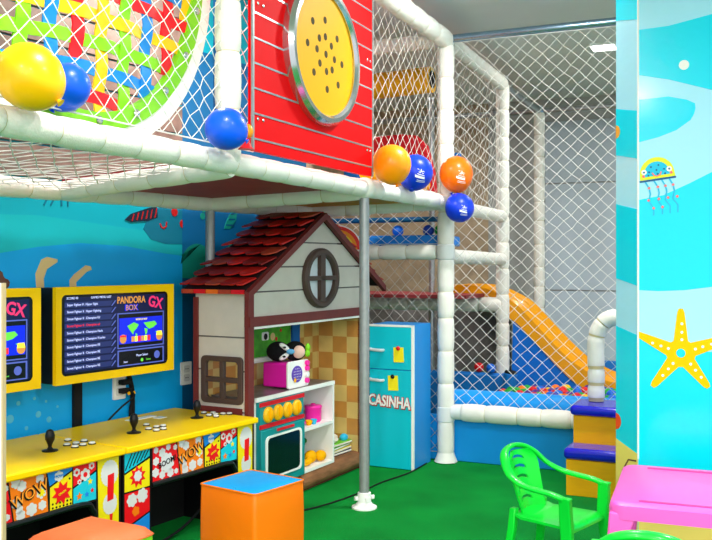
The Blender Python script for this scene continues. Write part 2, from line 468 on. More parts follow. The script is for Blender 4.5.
# arms listed clockwise; sort by angle
order = sorted(range(5), key=lambda k: arms[k][0] % 360)
outl = sum([outl[6 * k:6 * k + 6] for k in order], [])
outl = [(max(x, 0.003), y) for x, y in outl]
b.prism(sf, outl, PF, T * 3)
b.prism(pil_c, circ(cx, cz, .018), PF, T * 4)
for a, L in arms:
    for q in (.055, .085, .12):
        b.prism(pil_h, circ(cx + q * math.cos(R(a)) + .004, cz + q * math.sin(R(a)), .0055, 10), PF, T * 4)
# jellyfish
JM = PF @ Matrix.Translation((.075, 1.565, 0)) @ Matrix.Rotation(R(7), 4, 'Z')
jy = mat('jelly_lime', '#e6f22a', .4); jb = mat('jelly_blue', '#0fc0e6', .4); jn = mat('jelly_navy', '#0b5a94', .4); jp = mat('jelly_coral', '#ff7d78', .4); jd = mat('jelly_arm', '#27b9e2', .4)
b.prism(jy, circ(0, 0, .068, 24, 1.0, 0, PI) + [(-.07, -.022), (.07, -.022)], JM, T * 2)
b.prism(jb, circ(0, 0, .05, 24, 1.0, 0, PI) + [(-.052, -.008), (.052, -.008)], JM, T * 3)
b.prism(jn, [(-.072, -.028), (.072, -.028), (.072, -.02), (-.072, -.02)], JM, T * 3)
for x, y in ((-.02, .03), (.01, .034), (-.03, .01), (0, .015), (.03, .015), (.032, -.004), (-.034, -.004), (.003, -.002)):
    b.prism(jn, circ(x, y, .0038, 10), JM, T * 4)
for x in (-.05, .05):
    b.prism(white, circ(x, .012, .011, 14), JM, T * 4); b.prism(jn, circ(x, .012, .004, 10), JM, T * 5); b.prism(jp, circ(x + (.006 if x > 0 else -.004), -.004, .006, 10), JM, T * 4)
b.prism(jp, band([(-.018, .006), (-.012, -.006), (0, -.011), (.012, -.006), (.018, .006)], .005), JM, T * 5)
for k, x in enumerate((-.05, -.015, .015, .045)):
    pts = [(x, -.028), (x + .012, -.055), (x + .014, -.08), (x + .004, -.11), (x + .02, -.14), (x + .016, -.17)]
    b.prism(jd, band(pts, .006), JM, T * 2)
    for q in ((x + .012, -.055), (x + .004 + .006 * k, -.105), (x + .02, -.14)):
        if q[1] > -.13 or k < 2: b.prism(jp, circ(q[0], q[1], .0055, 10), JM, T * 3)
# sand: spots and a little shell drawing
for x, y in ((.10, .20), (.17, .22), (.20, .18), (.14, .16), (.24, .21)):
    b.prism(mat('sand_spot', '#d6a028', .5), circ(x, y, .01, 10), PF, T * 3)
b.prism(mat('sand_shell', '#c07a4a', .5), blob(.33, .255, .06, 6, .2), PF, T * 3)
b.prism(white, band([(.29, .25), (.31, .27), (.33, .25), (.35, .27), (.37, .25)], .012), PF, T * 4)
b.build('pillar_print', pillar)
# crinkled pale film edge up the corner
b = MB(); b.tube(white, [(PX, PY - .001, .38), (PX, PY - .001, CEIL - .01)], .004, 8); b.build('film_edge', pillar)

# ------------------------------------------------------------------ play frame
H = 1.56; HB = 1.50; TOP = 2.53
frame = thing('play_frame', 'big indoor play frame of posts and beams wrapped in white segmented foam', 'playground frame')
FR = .043
def foam_tube(name, pts, r=FR, seg=.19, sag=0.0, parent=frame):
    P = [Vector(p) for p in pts]
    if len(P) == 2:
        L = (P[1] - P[0]).length; n = max(1, round(L / seg)); step = 1.0 / n
        pos = []; rad = []; ms = []
        jit = [0] + [random.uniform(-.12, .12) for _ in range(n - 1)] + [0]
        for k in range(n):
            t0 = (k + jit[k]) * step; t1 = (k + 1 + jit[k + 1]) * step
            for q, f in ((0, .86), (.05, .95), (.2, 1.0), (.5, 1.02), (.8, 1.0), (.95, .95), (.985, .86)):
                t = t0 + (t1 - t0) * q
                p = P[0].lerp(P[1], t); p.z -= sag * 4 * t * (1 - t)
                pos.append(p); rad.append(r * f); ms.append(tie if q == .985 else foam)
        pos.append(P[1]); rad.append(r * .86); ms.append(foam)
    else:
        pos = []; rad = []; ms = []
        acc = 0
        for k, p in enumerate(P):
            if k: acc += (p - P[k - 1]).length
            g = acc % .085
            pos.append(p); rad.append(r * (.88 if g < .012 else 1)); ms.append(tie if g < .012 else foam)
    q = MB(); q.tube(ms, pos, rad, 18)
    return q.build(name, parent, sharp=60)

XF = -1.75
F0, F1, F2, F3 = (XF, 1.0, H), (XF, 2.81, H), (XF, 4.03, H), (-1.703, 5.15, H)
B0, B1, B2 = tuple(W(-2.5, .10, HB)), (-2.68, 2.966, HB), (-2.54, 3.88, HB)
foam_tube('foam_beam', [F0, F1], .042); foam_tube('foam_beam', [F1, F2], .042); foam_tube('foam_beam', [F2, F3], .044)
foam_tube('foam_beam', [B0, B1], .042); foam_tube('foam_beam', [B1, B2], .042)
foam_tube('foam_beam', [B1, (XF, 2.81, H - .015)], .04); foam_tube('foam_beam', [B2, (XF, 4.03, H - .015)], .042)
foam_tube('foam_beam', [B2, (-2.42, 4.75, HB)], .042)
foam_tube('foam_beam', [(-2.42, 4.75, HB), F3], .045)
foam_tube('foam_post', [(XF, 2.79, H), (XF, 2.79, CEIL - .01)], .048)
# steel pole with its flange and the plain pole by the wall
q = MB(); q.cyl(galv, (XF, 4.03, .02), (XF, 4.03, H), .0245, seg=20); pole = q.build('steel_pole', frame)
q = MB(); q.lathe(white, [(.062, 0), (.062, .008), (.045, .016), (.034, .03), (.033, .075), (.026, .078)], Matrix.Translation((XF, 4.03, 0)), 20)
for k in range(4):
    w = PI / 4 + k * PI / 2; q.cyl(white, (XF + .036 * math.cos(w), 4.03 + .036 * math.sin(w), .05), (XF + .05 * math.cos(w), 4.03 + .05 * math.sin(w), .05), .011, seg=10)
q.build('pole_flange', frame)
q = MB(); q.sph(foam, (XF, 4.03, H), (.056, .062, .053)); q.build('corner_cap', frame)
q = MB(); q.cyl(galv, (-2.54, 3.88, 0), (-2.54, 3.88, HB), .024, seg=16); q.build('steel_pole', frame)
# ball pit posts, beams and rails
foam_tube('foam_post', [(-1.703, 5.15, .035), (-1.703, 5.15, .27)], .05); foam_tube('foam_post', [(-1.703, 5.15, .31), (-1.703, 5.15, 1.22)], .05)
foam_tube('foam_post', [(-1.703, 5.15, 1.30), (-1.703, 5.15, TOP - .03)], .05)
q = MB(); q.lathe(foam, [(.06, 0), (.07, .006), (.055, .04), (.05, .06)], Matrix.Translation((-1.703, 5.15, 0)), 20); q.build('post_foot', frame)
collar_m = mat('collar_grey', '#dcdedd', .4)
for z in (.29, 1.26):
    q = MB(); q.lathe(collar_m, [(.044, -.05), (.053, -.04), (.054, .0), (.053, .04), (.044, .05)], Matrix.Translation((-1.703, 5.15, z)), 20)
    if z < 1: q.cyl(collar_m, (-1.66, 5.15, z + .012), (-1.60, 5.15, z + .015), .044)
    q.build('joint_collar', frame)
foam_tube('foam_post', [(-1.74, 6.61, .36), (-1.74, 6.61, TOP)], .05)
foam_tube('foam_post', [(-1.75, 7.9, 0), (-1.75, 7.9, TOP)], .048)
foam_tube('foam_beam', [(-1.60, 5.15, .305), (0.2, 5.15, .305)], .053, .16)
foam_tube('foam_beam', [(-1.76, 5.15, 1.26), (-3.0, 5.15, 1.26)], .045)
foam_tube('foam_beam', [(-1.703, 5.2, 1.235), (-1.74, 6.6, 1.22)], .045)
foam_tube('foam_beam', [(-1.703, 5.2, H - .02), (-1.74, 6.6, H - .02)], .045)
foam_tube('foam_beam', [(-1.703, 5.15, TOP), (XF, 2.8, TOP + .06)], .056)
foam_tube('foam_beam', [(-1.703, 5.15, TOP), (-3.0, 5.15, TOP)], .045)
foam_tube('foam_beam', [(-1.703, 5.2, TOP), (-1.74, 6.6, TOP)], .052)
foam_tube('foam_beam', [(-1.74, 6.6, .88), (-3.4, 6.6, .88)], .055)
q = MB(); q.cyl(bluesteel, (-1.66, 5.15, TOP + .005), (0.2, 5.15, TOP + .005), .024); q.build('steel_rail', frame)
q = MB(); q.cyl(steel, (-1.74, 6.6, TOP), (-1.75, 7.9, TOP), .026); q.build('steel_rail', frame)
q = MB(); q.cyl(steel, (-1.75, 7.9, TOP), (0.2, 7.9, TOP), .026); q.cyl(steel, (-1.75, 7.9, TOP), (-3.4, 7.9, TOP), .026); q.build('steel_rail', frame)
q = MB(); q.sph(galv, (-1.703, 5.15, TOP), (.05, .05, .045)); q.build('joint_collar', frame)
q = MB(); q.sph(bluesteel, (-1.75, 7.9, TOP), .05); q.build('joint_collar', frame)
for x in (-2.95, -2.35):
    q = MB(); q.cyl(steel, (x, 6.75, 0), (x, 6.75, 2.5), .024); q.build('steel_pole', frame)
# decks
maroon = mat('deck_maroon', '#9c3c40', 0.6, var=0.08, vscale=10)
dochre = mat('deck_ochre', '#c08418', 0.6, var=0.08, vscale=10)
def quad_slab(m, a, b_, c, d, th):
    q = MB(); q.rings(m, [[Vector(p) for p in (a, b_, c, d)], [Vector(p) + Vector((0, 0, th)) for p in (a, b_, c, d)]]); return q
quad_slab(maroon, (XF, 2.81, H), (XF, 4.03, H), (-2.54, 3.88, HB + .02), (-2.68, 2.966, HB + .02), .03).build('deck_board', frame)
quad_slab(dochre, (XF, 4.05, H), (-1.703, 5.12, H), (-2.42, 4.72, HB + .02), (-2.54, 3.9, HB + .02), .03).build('deck_board', frame)
q = MB(); q.b2(matblue, (-3.0, 5.2, 1.30), (-1.76, 5.62, 1.365)); q.build('deck_mat', frame, bevel=.012)
q = MB(); q.b2(m_navy2, (-3.0, 5.24, 1.45), (-1.80, 5.34, 1.48)); q.build('deck_mat', frame, bevel=.012)
q = MB(); q.b2(maroon, (-3.4, 6.2, .935), (-1.9, 6.9, .96)); q.build('deck_board', frame)

# arch handle over the step box
arch = thing('arch_handle', 'white segmented foam arch rising beside the yellow steps by the pillar', 'handle', (-.80, 5.02, .0))
pts = smooth([(0, 0, .443), (0, 0, .60), (0.0, 0, .78), (.035, 0, .865), (.10, 0, .90), (.25, 0, .905), (.40, 0, .90), (.465, 0, .86), (.5, 0, .78), (.5, 0, .443)], 10)
foam_tube('foam_tube', pts, .046, parent=arch)

# ------------------------------------------------------------------ nets
def net(name, label, c00, c10, c11, c01, nx, ny, r=.0032, jit=.12, rim=True, sag=0.0, nm=None):
    c00, c10, c11, c01 = [Vector(c) for c in (c00, c10, c11, c01)]
    nrm = (c10 - c00).cross(c01 - c00).normalized()
    q = MB(); i = q.mi(nm or net_w); bm = q.bm; nodes = {}
    for a in range(2 * nx + 1):
        for c in range(2 * ny + 1):
            if (a + c) % 2: continue
            u, v = a / (2 * nx), c / (2 * ny)
            inside = 0 < a < 2 * nx and 0 < c < 2 * ny
            if inside:
                u += random.uniform(-jit, jit) / (2 * nx); v += random.uniform(-jit, jit) / (2 * ny)
            p = (c00 * (1 - u) + c10 * u) * (1 - v) + (c01 * (1 - u) + c11 * u) * v
            if inside: p += nrm * (random.uniform(-.006, .006) - sag * 16 * u * (1 - u) * v * (1 - v))
            nodes[(a, c)] = p
    def strand(p0, p1, rr):
        t = (p1 - p0).normalized(); s_ = t.cross(nrm).normalized()
        offs = [nrm * rr, (s_ * .87 - nrm * .5) * rr, (-s_ * .87 - nrm * .5) * rr]
        va = [bm.verts.new(p0 + o) for o in offs]; vb = [bm.verts.new(p1 + o) for o in offs]
        for k in range(3): bm.faces.new((va[k], va[(k + 1) % 3], vb[(k + 1) % 3], vb[k])).material_index = i
    for (a, c), p in nodes.items():
        for da in (-1, 1):
            k = (a + da, c + 1)
            if k in nodes: strand(p, nodes[k], r)
        if 0 < a < 2 * nx and 0 < c < 2 * ny:
            vs = [bm.verts.new(p + o * r * 1.7) for o in (Vector((0, 0, 1)), Vector((1, 0, -.4)), Vector((-.5, .87, -.4)), Vector((-.5, -.87, -.4)))]
            for f in ((0, 1, 2), (0, 2, 3), (0, 3, 1), (1, 3, 2)): bm.faces.new([vs[z] for z in f]).material_index = i
    if rim:
        for p0, p1 in ((c00, c10), (c10, c11), (c11, c01), (c01, c00)): strand(p0, p1, r * 1.6)
    return tag(q.build(name, sharp=180), label, 'net')
net('safety_net', 'white diamond net stretched over the front of the ball pit', (-1.66, 5.15, .35), (.15, 5.15, .35), (.15, 5.15, 2.51), (-1.66, 5.15, 2.51), 22, 28, .0016)
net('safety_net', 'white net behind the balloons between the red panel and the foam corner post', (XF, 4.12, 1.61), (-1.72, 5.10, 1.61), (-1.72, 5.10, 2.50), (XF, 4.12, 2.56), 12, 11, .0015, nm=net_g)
net('safety_net', 'white net in front of the woven strap panel, upper left', (XF, 1.0, 1.62), (XF, 2.97, 1.62), (XF, 2.97, 2.70), (XF, 1.0, 2.70), 24, 15, .0019)
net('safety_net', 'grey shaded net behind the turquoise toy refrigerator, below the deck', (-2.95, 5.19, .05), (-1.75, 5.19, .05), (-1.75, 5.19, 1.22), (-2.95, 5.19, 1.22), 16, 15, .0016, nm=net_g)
net('safety_net', 'narrow net between the two deck beams behind the small balls', (-2.95, 5.19, 1.31), (-1.76, 5.19, 1.31), (-1.76, 5.19, 1.52), (-2.95, 5.19, 1.52), 14, 3, .0015)
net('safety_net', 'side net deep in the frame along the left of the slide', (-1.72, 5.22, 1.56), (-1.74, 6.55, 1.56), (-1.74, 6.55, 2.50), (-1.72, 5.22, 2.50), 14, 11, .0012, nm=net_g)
net('floor_net', 'net floor lying flat under the woven strap panel', (XF, 1.0, H + .0), (XF, 2.79, H), (-2.66, 2.95, HB), tuple(W(-2.5, .12, HB)), 22, 12, .0022, sag=.02)

# ------------------------------------------------------------------ woven strap panel
WO = (-1.86, 2.13, 2.225); RI = .615; RO = .685
woven = thing('woven_panel', 'round panel of colourful woven straps in a white ring behind the net', 'play panel', WO, PI / 2)
def ring_mesh(m, r0, r1, y0, y1, seg=64):
    q = MB(); rings = []
    for k in range(seg):
        w = 2 * PI * k / seg; c, s_ = math.cos(w), math.sin(w)
        rings.append([(r0 * c, y0, r0 * s_), (r1 * c, y0, r1 * s_), (r1 * c, y1, r1 * s_), (r0 * c, y1, r0 * s_)])
    q.rings(m, rings, closed=True); return q
ring_mesh(white, RI, RO, -.02, .03).build('outer_ring', woven, sharp=30)
q = ring_mesh(lime, RI - .045, RI + .012, -.026, .0)
q.build('inner_ring', woven, sharp=30)
for k in range(20):
    q = MB(); w = 2 * PI * k / 20 + .1
    q.sph(chrome, ((RI - .02) * math.cos(w), -.03, (RI - .02) * math.sin(w)), (.014, .008, .014), nu=10, nv=6); q.build('bolt', woven)
strap_c = [mat('strap_red', '#f01422', .5), mat('strap_yellow', '#ffc40a', .5), mat('strap_green', '#86d414', .5), mat('strap_blue', '#0a86dc', .5), mat('strap_orange', '#fb9110', .5)]
cv = [3, 0, 1, 2, 3, 0, 1, 2, 3, 0, 1]
ch = [0, 3, 2, 1, 0, 3, 2, 1, 0, 3, 2, 1, 0]
def strap(m, pos, half, vertical, k):
    q = MB(); rings = []; N = 40; wd = .026 if vertical else .020
    for j in range(N + 1):
        t = -half + 2 * half * j / N
        # over and under the crossing straps
        y = .006 * math.cos(PI * (t / (.083 if vertical else .11)) + PI * k) - .008
        bow = .03 * math.cos(t / half * PI / 2)
        for_ = []
        for sgn, yy in ((-1, -.0025), (1, -.0025), (1, .0025), (-1, .0025)):
            if vertical: for_.append((pos + sgn * wd + .05 * t, y + yy, t))
            else: for_.append((t, y + yy, pos + sgn * wd + bow - .02 + .04 * t))
        rings.append(for_)
    q.rings(m, rings); return q.build('strap', woven)
for k in range(11):
    x = -.55 + .11 * k
    if abs(x) < RI - .02: strap(strap_c[cv[k]], x, math.sqrt((RI - .03) ** 2 - x * x), True, k)
for k in range(13):
    z = -.53 + .083 * k
    if abs(z) < RI - .02: strap(strap_c[ch[k]], z, math.sqrt((RI - .04) ** 2 - z * z), False, k)
# blue board beside the corner post
q = MB(); q.b2(mat('edge_blue', '#0b6fb8', .45), (-1.86, 2.86, 1.62), (-1.83, 2.96, 2.7)); tag(q.build('side_board', bevel=.004), 'narrow blue board between white corner post and red panel', 'board')

# ------------------------------------------------------------------ red bubble-window panel
rp = thing('bubble_window_panel', 'red slatted play panel with a yellow round window in a steel ring', 'play panel', (XF + .035, 2.872, 1.612), PI / 2)
RW = 1.128; RH = 1.06
q = MB(); q.prism(red, rrect(0, 0, RW, RH, .02), FM(0, 0, 0), .02); q.build('panel_board', rp)
q = MB()
for z0 in [.044 + .0935 * k for k in range(11)]:
    q.b2(steel, (.005, -.0225, z0 - .0035), (RW - .005, -.019, z0 + .0035))
q.build('slat_line', rp)
for x in (0, RW):
    q = MB(); q.b2(galv, (x - .006, -.024, .0), (x + .006, -.016, RH)); q.build('edge_trim', rp)
q = MB()
for x in (.035, .075, RW - .03, RW - .065):
    for z in (.12, .55, .92): q.sph(chrome, (x, -.022, z), (.007, .004, .007), nu=10, nv=6)
q.build('rivet', rp)
CXW, CZW, RWIN, EX = .566, .468, .268, 1.12
ringq = MB(); rings = []
for k in range(64):
    w = 2 * PI * k / 64; c, s_ = math.cos(w), math.sin(w)
    rings.append([(CXW + rr * c * EX, yy, CZW + rr * s_) for rr, yy in ((RWIN - .012, -.02), (RWIN - .012, -.05), (RWIN, -.062), (RWIN + .018, -.062), (RWIN + .032, -.045), (RWIN + .034, -.02))])
ringq.rings(chrome, rings, closed=True); ringq.build('window_ring', rp)
q = MB(); q.prism(yel, circ(CXW, CZW, RWIN - .01, 48, EX), FM(), .012, .03); disc = q.build('window_disc', rp)
q = MB()
hole = mat('hole_dark', '#4a3c14', .8)
for (u_, v_) in ((-0.119, 0.115), (-0.003, 0.146), (-0.058, 0.058), (0.0, 0.076), (0.116, 0.093), (-0.166, 0.015), (-0.08, 0.008), (0.058, 0.049), (0.006, 0.003), (0.089, -0.003), (0.166, -0.009), (-0.053, -0.046), (-0.108, -0.094), (0.011, -0.069), (0.066, -0.052), (0.017, -0.144), (0.127, -0.106)):
    q.prism(hole, circ(CXW + u_, CZW + v_, .0155, 16), FM(), .001, .042)
q.build('peep_hole', disc)

# ------------------------------------------------------------------ inside the frame, behind the nets
q = MB(); q.cyl(mat('roller_yellow', '#ffb914', .4), (-2.9, 5.75, 2.40), (-2.0, 5.75, 2.43), .088, seg=28); q.cyl(blackm, (-1.999, 5.75, 2.43), (-1.995, 5.75, 2.43), .06, seg=24)
roll = tag(q.build('foam_roller'), 'fat yellow foam roller high up behind the net right of the red panel', 'roller')
rh = MB()
ptsr = [(-.27, 0), (.27, 0), (.25, .18), (.20, .36), (.12, .435), (.0, .45), (-.25, .44), (-.27, .3)]
rh.prism(redm, ptsr, FM(), .06)
tag(rh.build('slide_hood', loc=(-2.27, 5.9, 1.64), bevel=.015), 'red rounded slide hood behind the net above the orange balloon', 'slide hood')
q = MB(); q.b2(matblue, (-2.68, 5.8, 1.62), (-2.56, 5.86, 2.02)); tag(q.build('padded_board', bevel=.01), 'tall blue padded board left of the red slide hood', 'board')
q = MB(); q.b2(matblue, (-2.06, 6.15, 1.62), (-1.93, 6.2, 1.98)); tag(q.build('padded_board', bevel=.01), 'small blue padded board right of the red slide hood', 'board')
q = MB(); q.tube(yel, [(-1.82, 4.2, 1.655), (-1.80, 5.05, 1.655)], .035, 12); tag(q.build('edge_pad'), 'yellow pad along the deck edge behind the orange balloons', 'pad')
q = MB(); q.b2(matblue, (-2.9, 5.17, 1.53), (-1.8, 5.19, 1.56));
q.bm.free()

# ------------------------------------------------------------------ ball pit
q = MB(); q.b2(padblue, (-1.9, 5.206, 0), (.2, 5.232, .272)); tag(q.build('pit_board', bevel=.004), 'low bright blue board under the ball pit net', 'board')
pad = MB()
pad.rings(padblue, [[(x, 5.262 + .055 * math.cos(w), .365 + .062 * math.sin(w)) for w in [2 * PI * k / 20 for k in range(20)]] for x in (-1.72, -1.71, .19, .2)])
tag(pad.build('bumper_pad'), 'long blue rounded bumper on top of the ball pit front', 'pad')
q = MB(); q.b2(matblue, (-3.3, 6.5, 0), (-1.68, 6.56, .375)); tag(q.build('divider_pad', bevel=.02), 'dark blue padded divider at the back left of the ball pit', 'pad')
q = MB(); q.cyl(matblue, (-1.66, 6.40, .12), (-1.62, 6.38, .40), .05); q.cyl(blackm, (-1.6207, 6.3804, .395), (-1.618, 6.379, .414), .045)
tag(q.build('foam_bolster', bevel=.008), 'short blue foam bolster with black end standing in the ball pit', 'bolster')
darkback = mat('dark_cloth', '#8a8785', .9, var=.2, vscale=10)
q = MB(); q.b2(darkback, (-3.6, 7.3, 0), (-1.85, 7.34, .93)); tag(q.build('dark_curtain'), 'dark grey curtain closing the space behind the divider pad', 'curtain')

ballcols = [mat('ball_%d' % k, c, .3) for k, c in enumerate(('#1667d8', '#e01a24', '#1fa83a', '#f5c80c', '#5b2f8c', '#1c3ea0', '#f5780f'))]
cn = ['blue', 'red', 'green', 'yellow', 'purple', 'navy', 'orange']
BR = .036
protos = []
for m in ballcols:
    q = MB(); q.sph(m, (0, 0, 0), BR, nu=18, nv=12); protos.append(q.build('pit_ball', sharp=60))
used = [False] * 7
def ball(x, y, z, ci, label, group):
    if not used[ci]: o = protos[ci]; used[ci] = True
    else: o = protos[ci].copy(); COL.objects.link(o)
    o.location = (x, y, z)
    tag(o, label, 'ball', group); return o
rows = 13
for j in range(rows):
    y = 5.58 + j * .0735
    n = 19
    for k in range(n):
        x = -1.62 + (k + .5 * (j % 2)) * .0765
        if y > 6.25 and x < -1.54: continue
        ci = random.choices(range(7), [5, 4, 4, 2, 4, 3, 1])[0]
        ball(x, y, .287 + random.uniform(-.012, .018), ci, '%s plastic ball lying among the mixed balls in the pit' % cn[ci], '%s balls in the ball pit' % cn[ci])
ball(-1.63, 5.34 + .9, .43 - .01, 1, 'red ball on the blue divider, right behind the foam corner post', None)
bpy.context.view_layer.update()
protos_last = [o for o in COL.objects if o.get('label', '').startswith('red ball on the blue divider')][0]
protos_last.location = (-1.90, 6.53, .4115)
ball(-1.80, 6.50, .4115, 0, 'blue ball on top of the dark blue divider pad', None)
ball(-2.07, 5.30, 1.396, 0, 'blue ball on the deck mat, leftmost of three', None)
ball(-1.865, 5.30, 1.396, 5, 'dark blue ball on the deck mat beside the green one', None)
ball(-1.79, 5.30, 1.396, 2, 'green ball on the deck mat next to the foam post', None)

# ------------------------------------------------------------------ slide
sl = thing('wave_slide', 'ochre yellow three-lane wave slide running down into the ball pit', 'slide', (-2.10, 6.68, 0))
prof = smooth([(-.1, 0, .965), (.08, 0, .965), (.22, 0, .94), (.42, 0, .845), (.54, 0, .735), (.66, 0, .61), (.78, 0, .49), (.90, 0, .39), (1.1, 0, .29), (1.35, 0, .25), (1.7, 0, .235)], 6)
q = MB(); rings = []
NY = 72; Wd = .55
for p_ in prof:
    top = []; bot = []
    for j in range(NY + 1):
        t = j / NY; y = Wd * t
        lane = (t * 3) % 1.0
        dr = min(lane, 1 - lane) / 3 * Wd; hgt = .055 * math.exp(-(dr / .035) ** 2)
        edge = 0
        top.append((p_.x, y, p_.z + hgt + edge)); bot.append((p_.x, y, p_.z - .03))
    bot[0] = (p_.x, -.005, p_.z - .085); bot[-1] = (p_.x, Wd + .005, p_.z - .10)
    rings.append(top + bot[::-1])
q.rings(ochre, rings); q.build('slide_bed', sl, sharp=50)
sp = [(.40, .0), (1.7, .0), (1.7, .14)] + [(p_.x, p_.z - .07) for p_ in reversed(prof) if p_.x >= .40]
q = MB(); q.prism(mat('slide_side_blue', '#0f6fd6', .4), sp, FM(0, .03, 0), .02); q.build('side_panel', sl)
q = MB(); q.b2(matblue, (.9, .60, 0), (2.2, .64, .42)); tag(q.build('divider_pad', loc=(-2.10, 6.68, 0), bevel=.01), 'blue padded wall right behind the lower end of the slide', 'pad')

# ------------------------------------------------------------------ steps
wood_y = mat('yellow_wood', '#ffb000', .45, var=.06, vscale=9, stretch=(1, 1, 8))
st = thing('step_box', 'yellow two-step box with royal blue padded treads beside the pillar', 'steps', (-.897, 4.674, 0))
q = MB(); q.b2(wood_y, (0, 0, 0), (.62, .20, .185)); q.build('lower_box', st, bevel=.003)
q = MB(); q.b2(wood_y, (.006, .17, .0), (.62, .43, .385)); q.build('upper_box', st, bevel=.003)
q = MB(); q.b2(royal, (-.012, -.02, .187), (.63, .165, .245)); q.build('tread_pad', st, bevel=.022, bseg=4)
q = MB(); q.b2(royal, (-.010, .145, .387), (.63, .44, .44)); q.build('tread_pad', st, bevel=.022, bseg=4)

# ------------------------------------------------------------------ balloons
bal_y = mat('balloon_yellow', '#fcbc00', .35, coat=.1); bal_b = mat('balloon_blue', '#0656e6', .35, coat=.1); bal_b2 = mat('balloon_navy', '#0636cc', .35, coat=.1)
bal_o = mat('balloon_amber', '#ff9a04', .35, coat=.1); bal_o2 = mat('balloon_orange', '#ff6f04', .35, coat=.1)
def balloon(m, c, r, label, tilt=(0, 0), stretch=1.1, prints=None, face=None):
    t = thing('balloon', label, 'balloon', c, 0, 'balloons tied along the play frame')
    M = Matrix.Rotation(tilt[1], 3, 'Z') @ Matrix.Rotation(tilt[0], 3, 'Y')
    q = MB(); rings = []; N = 22
    for j in range(1, N):
        a = PI * j / N; z = math.cos(a); rr = math.sin(a)
        k = 1.0 if z > 0 else 1.0 - .10 * z * z
        zz = z * (stretch if z > 0 else stretch * 1.08)
        rings.append([M @ Vector((rr * k * r * math.cos(w), rr * k * r * math.sin(w), zz * r)) for w in [2 * PI * q_ / 28 for q_ in range(28)]])
    q.rings(m, rings[::-1]); q.build('skin', t, sharp=80)
    q = MB(); q.lathe(m, [(.001, -r * stretch * 1.05), (r * .07, -r * stretch * 1.09), (r * .05, -r * stretch * 1.12), (r * .14, -r * stretch * 1.2)], M.to_4x4(), 14); q.build('knot', t)
    if prints:
        q = MB(); i = q.mi(white)
        f = (Vector((0, 0, 1.2)) - Vector(c)).normalized(); rt = Vector((0, 0, 1)).cross(f).normalized(); up = f.cross(rt)
        for (u0, u1, v0, v1) in prints:
            n = 5
            def pt(u, v):
                # unit direction round the point of the skin that faces the room
                d = (f + rt * u + up * v).normalized(); dl = M.transposed() @ d
                sz = stretch if dl.z > 0 else stretch * 1.08
                k = 1.0 / math.sqrt((dl.x ** 2 + dl.y ** 2) + (dl.z / sz) ** 2)
                return d * (k * r * 1.006)
            for a in range(n):
                ua, ub = u0 + (u1 - u0) * a / n, u0 + (u1 - u0) * (a + 1) / n
                sl_ = .35
                q.face(white, [pt(ua, v0 - sl_ * ua), pt(ub, v0 - sl_ * ub), pt(ub, v1 - sl_ * ub), pt(ua, v1 - sl_ * ua)])
        q.build('printed_logo', t)
    return t
LOGO = [(.05, .75, -.50, -.46), (.1, .70, -.40, -.36), (.0, .62, -.24, -.10), (.12, .6, -.04, .0), (.2, .34, .08, .12), (.42, .52, .08, .12), (.26, .46, .16, .20), (.34, .38, .2, .32), (.44, .58, .22, .25), (.14, .24, .24, .27)]
balloon(bal_y, (-1.66, 1.724, 1.663), .083, 'big yellow balloon at the far left on the foam beam', (R(-50), R(20)), 1.04)
balloon(bal_b, (-1.745, 1.95, 1.684), .064, 'blue balloon half hidden behind the big yellow one', (R(40), 0), 1.06)
balloon(bal_b, (-1.65, 2.618, 1.653), .072, 'blue balloon at the foot of the white corner post', (R(-60), R(20)), 1.0)
balloon(bal_o, (-1.63, 4.09, 1.678), .096, 'amber balloon at the lower right corner of the red panel', (R(-15), 0), 1.0)
balloon(bal_b2, (-1.645, 4.46, 1.672), .095, 'blue balloon with white print behind the amber balloon', (R(30), R(90)), 1.0, LOGO)
balloon(bal_o2, (-1.60, 5.03, 1.713), .097, 'orange balloon with white print in front of the foam corner post', (R(-8), 0), 1.08, LOGO)
balloon(bal_b2, (-1.57, 5.0, 1.512), .084, 'deep blue balloon with white print hanging below the orange one', (R(150), 0), 1.0, LOGO)
q = MB(); q.sph(bal_o, (-1.665, 2.785, 1.668), (.02, .026, .026)); q.lathe(redm, [(.004, 0), (.02, -.04), (.03, -.05)], Matrix.Translation((-1.665, 2.775, 1.652)), 12)
tag(q.build('balloon'), 'small deflated orange and red balloon next to the red panel', 'balloon', 'balloons tied along the play frame')

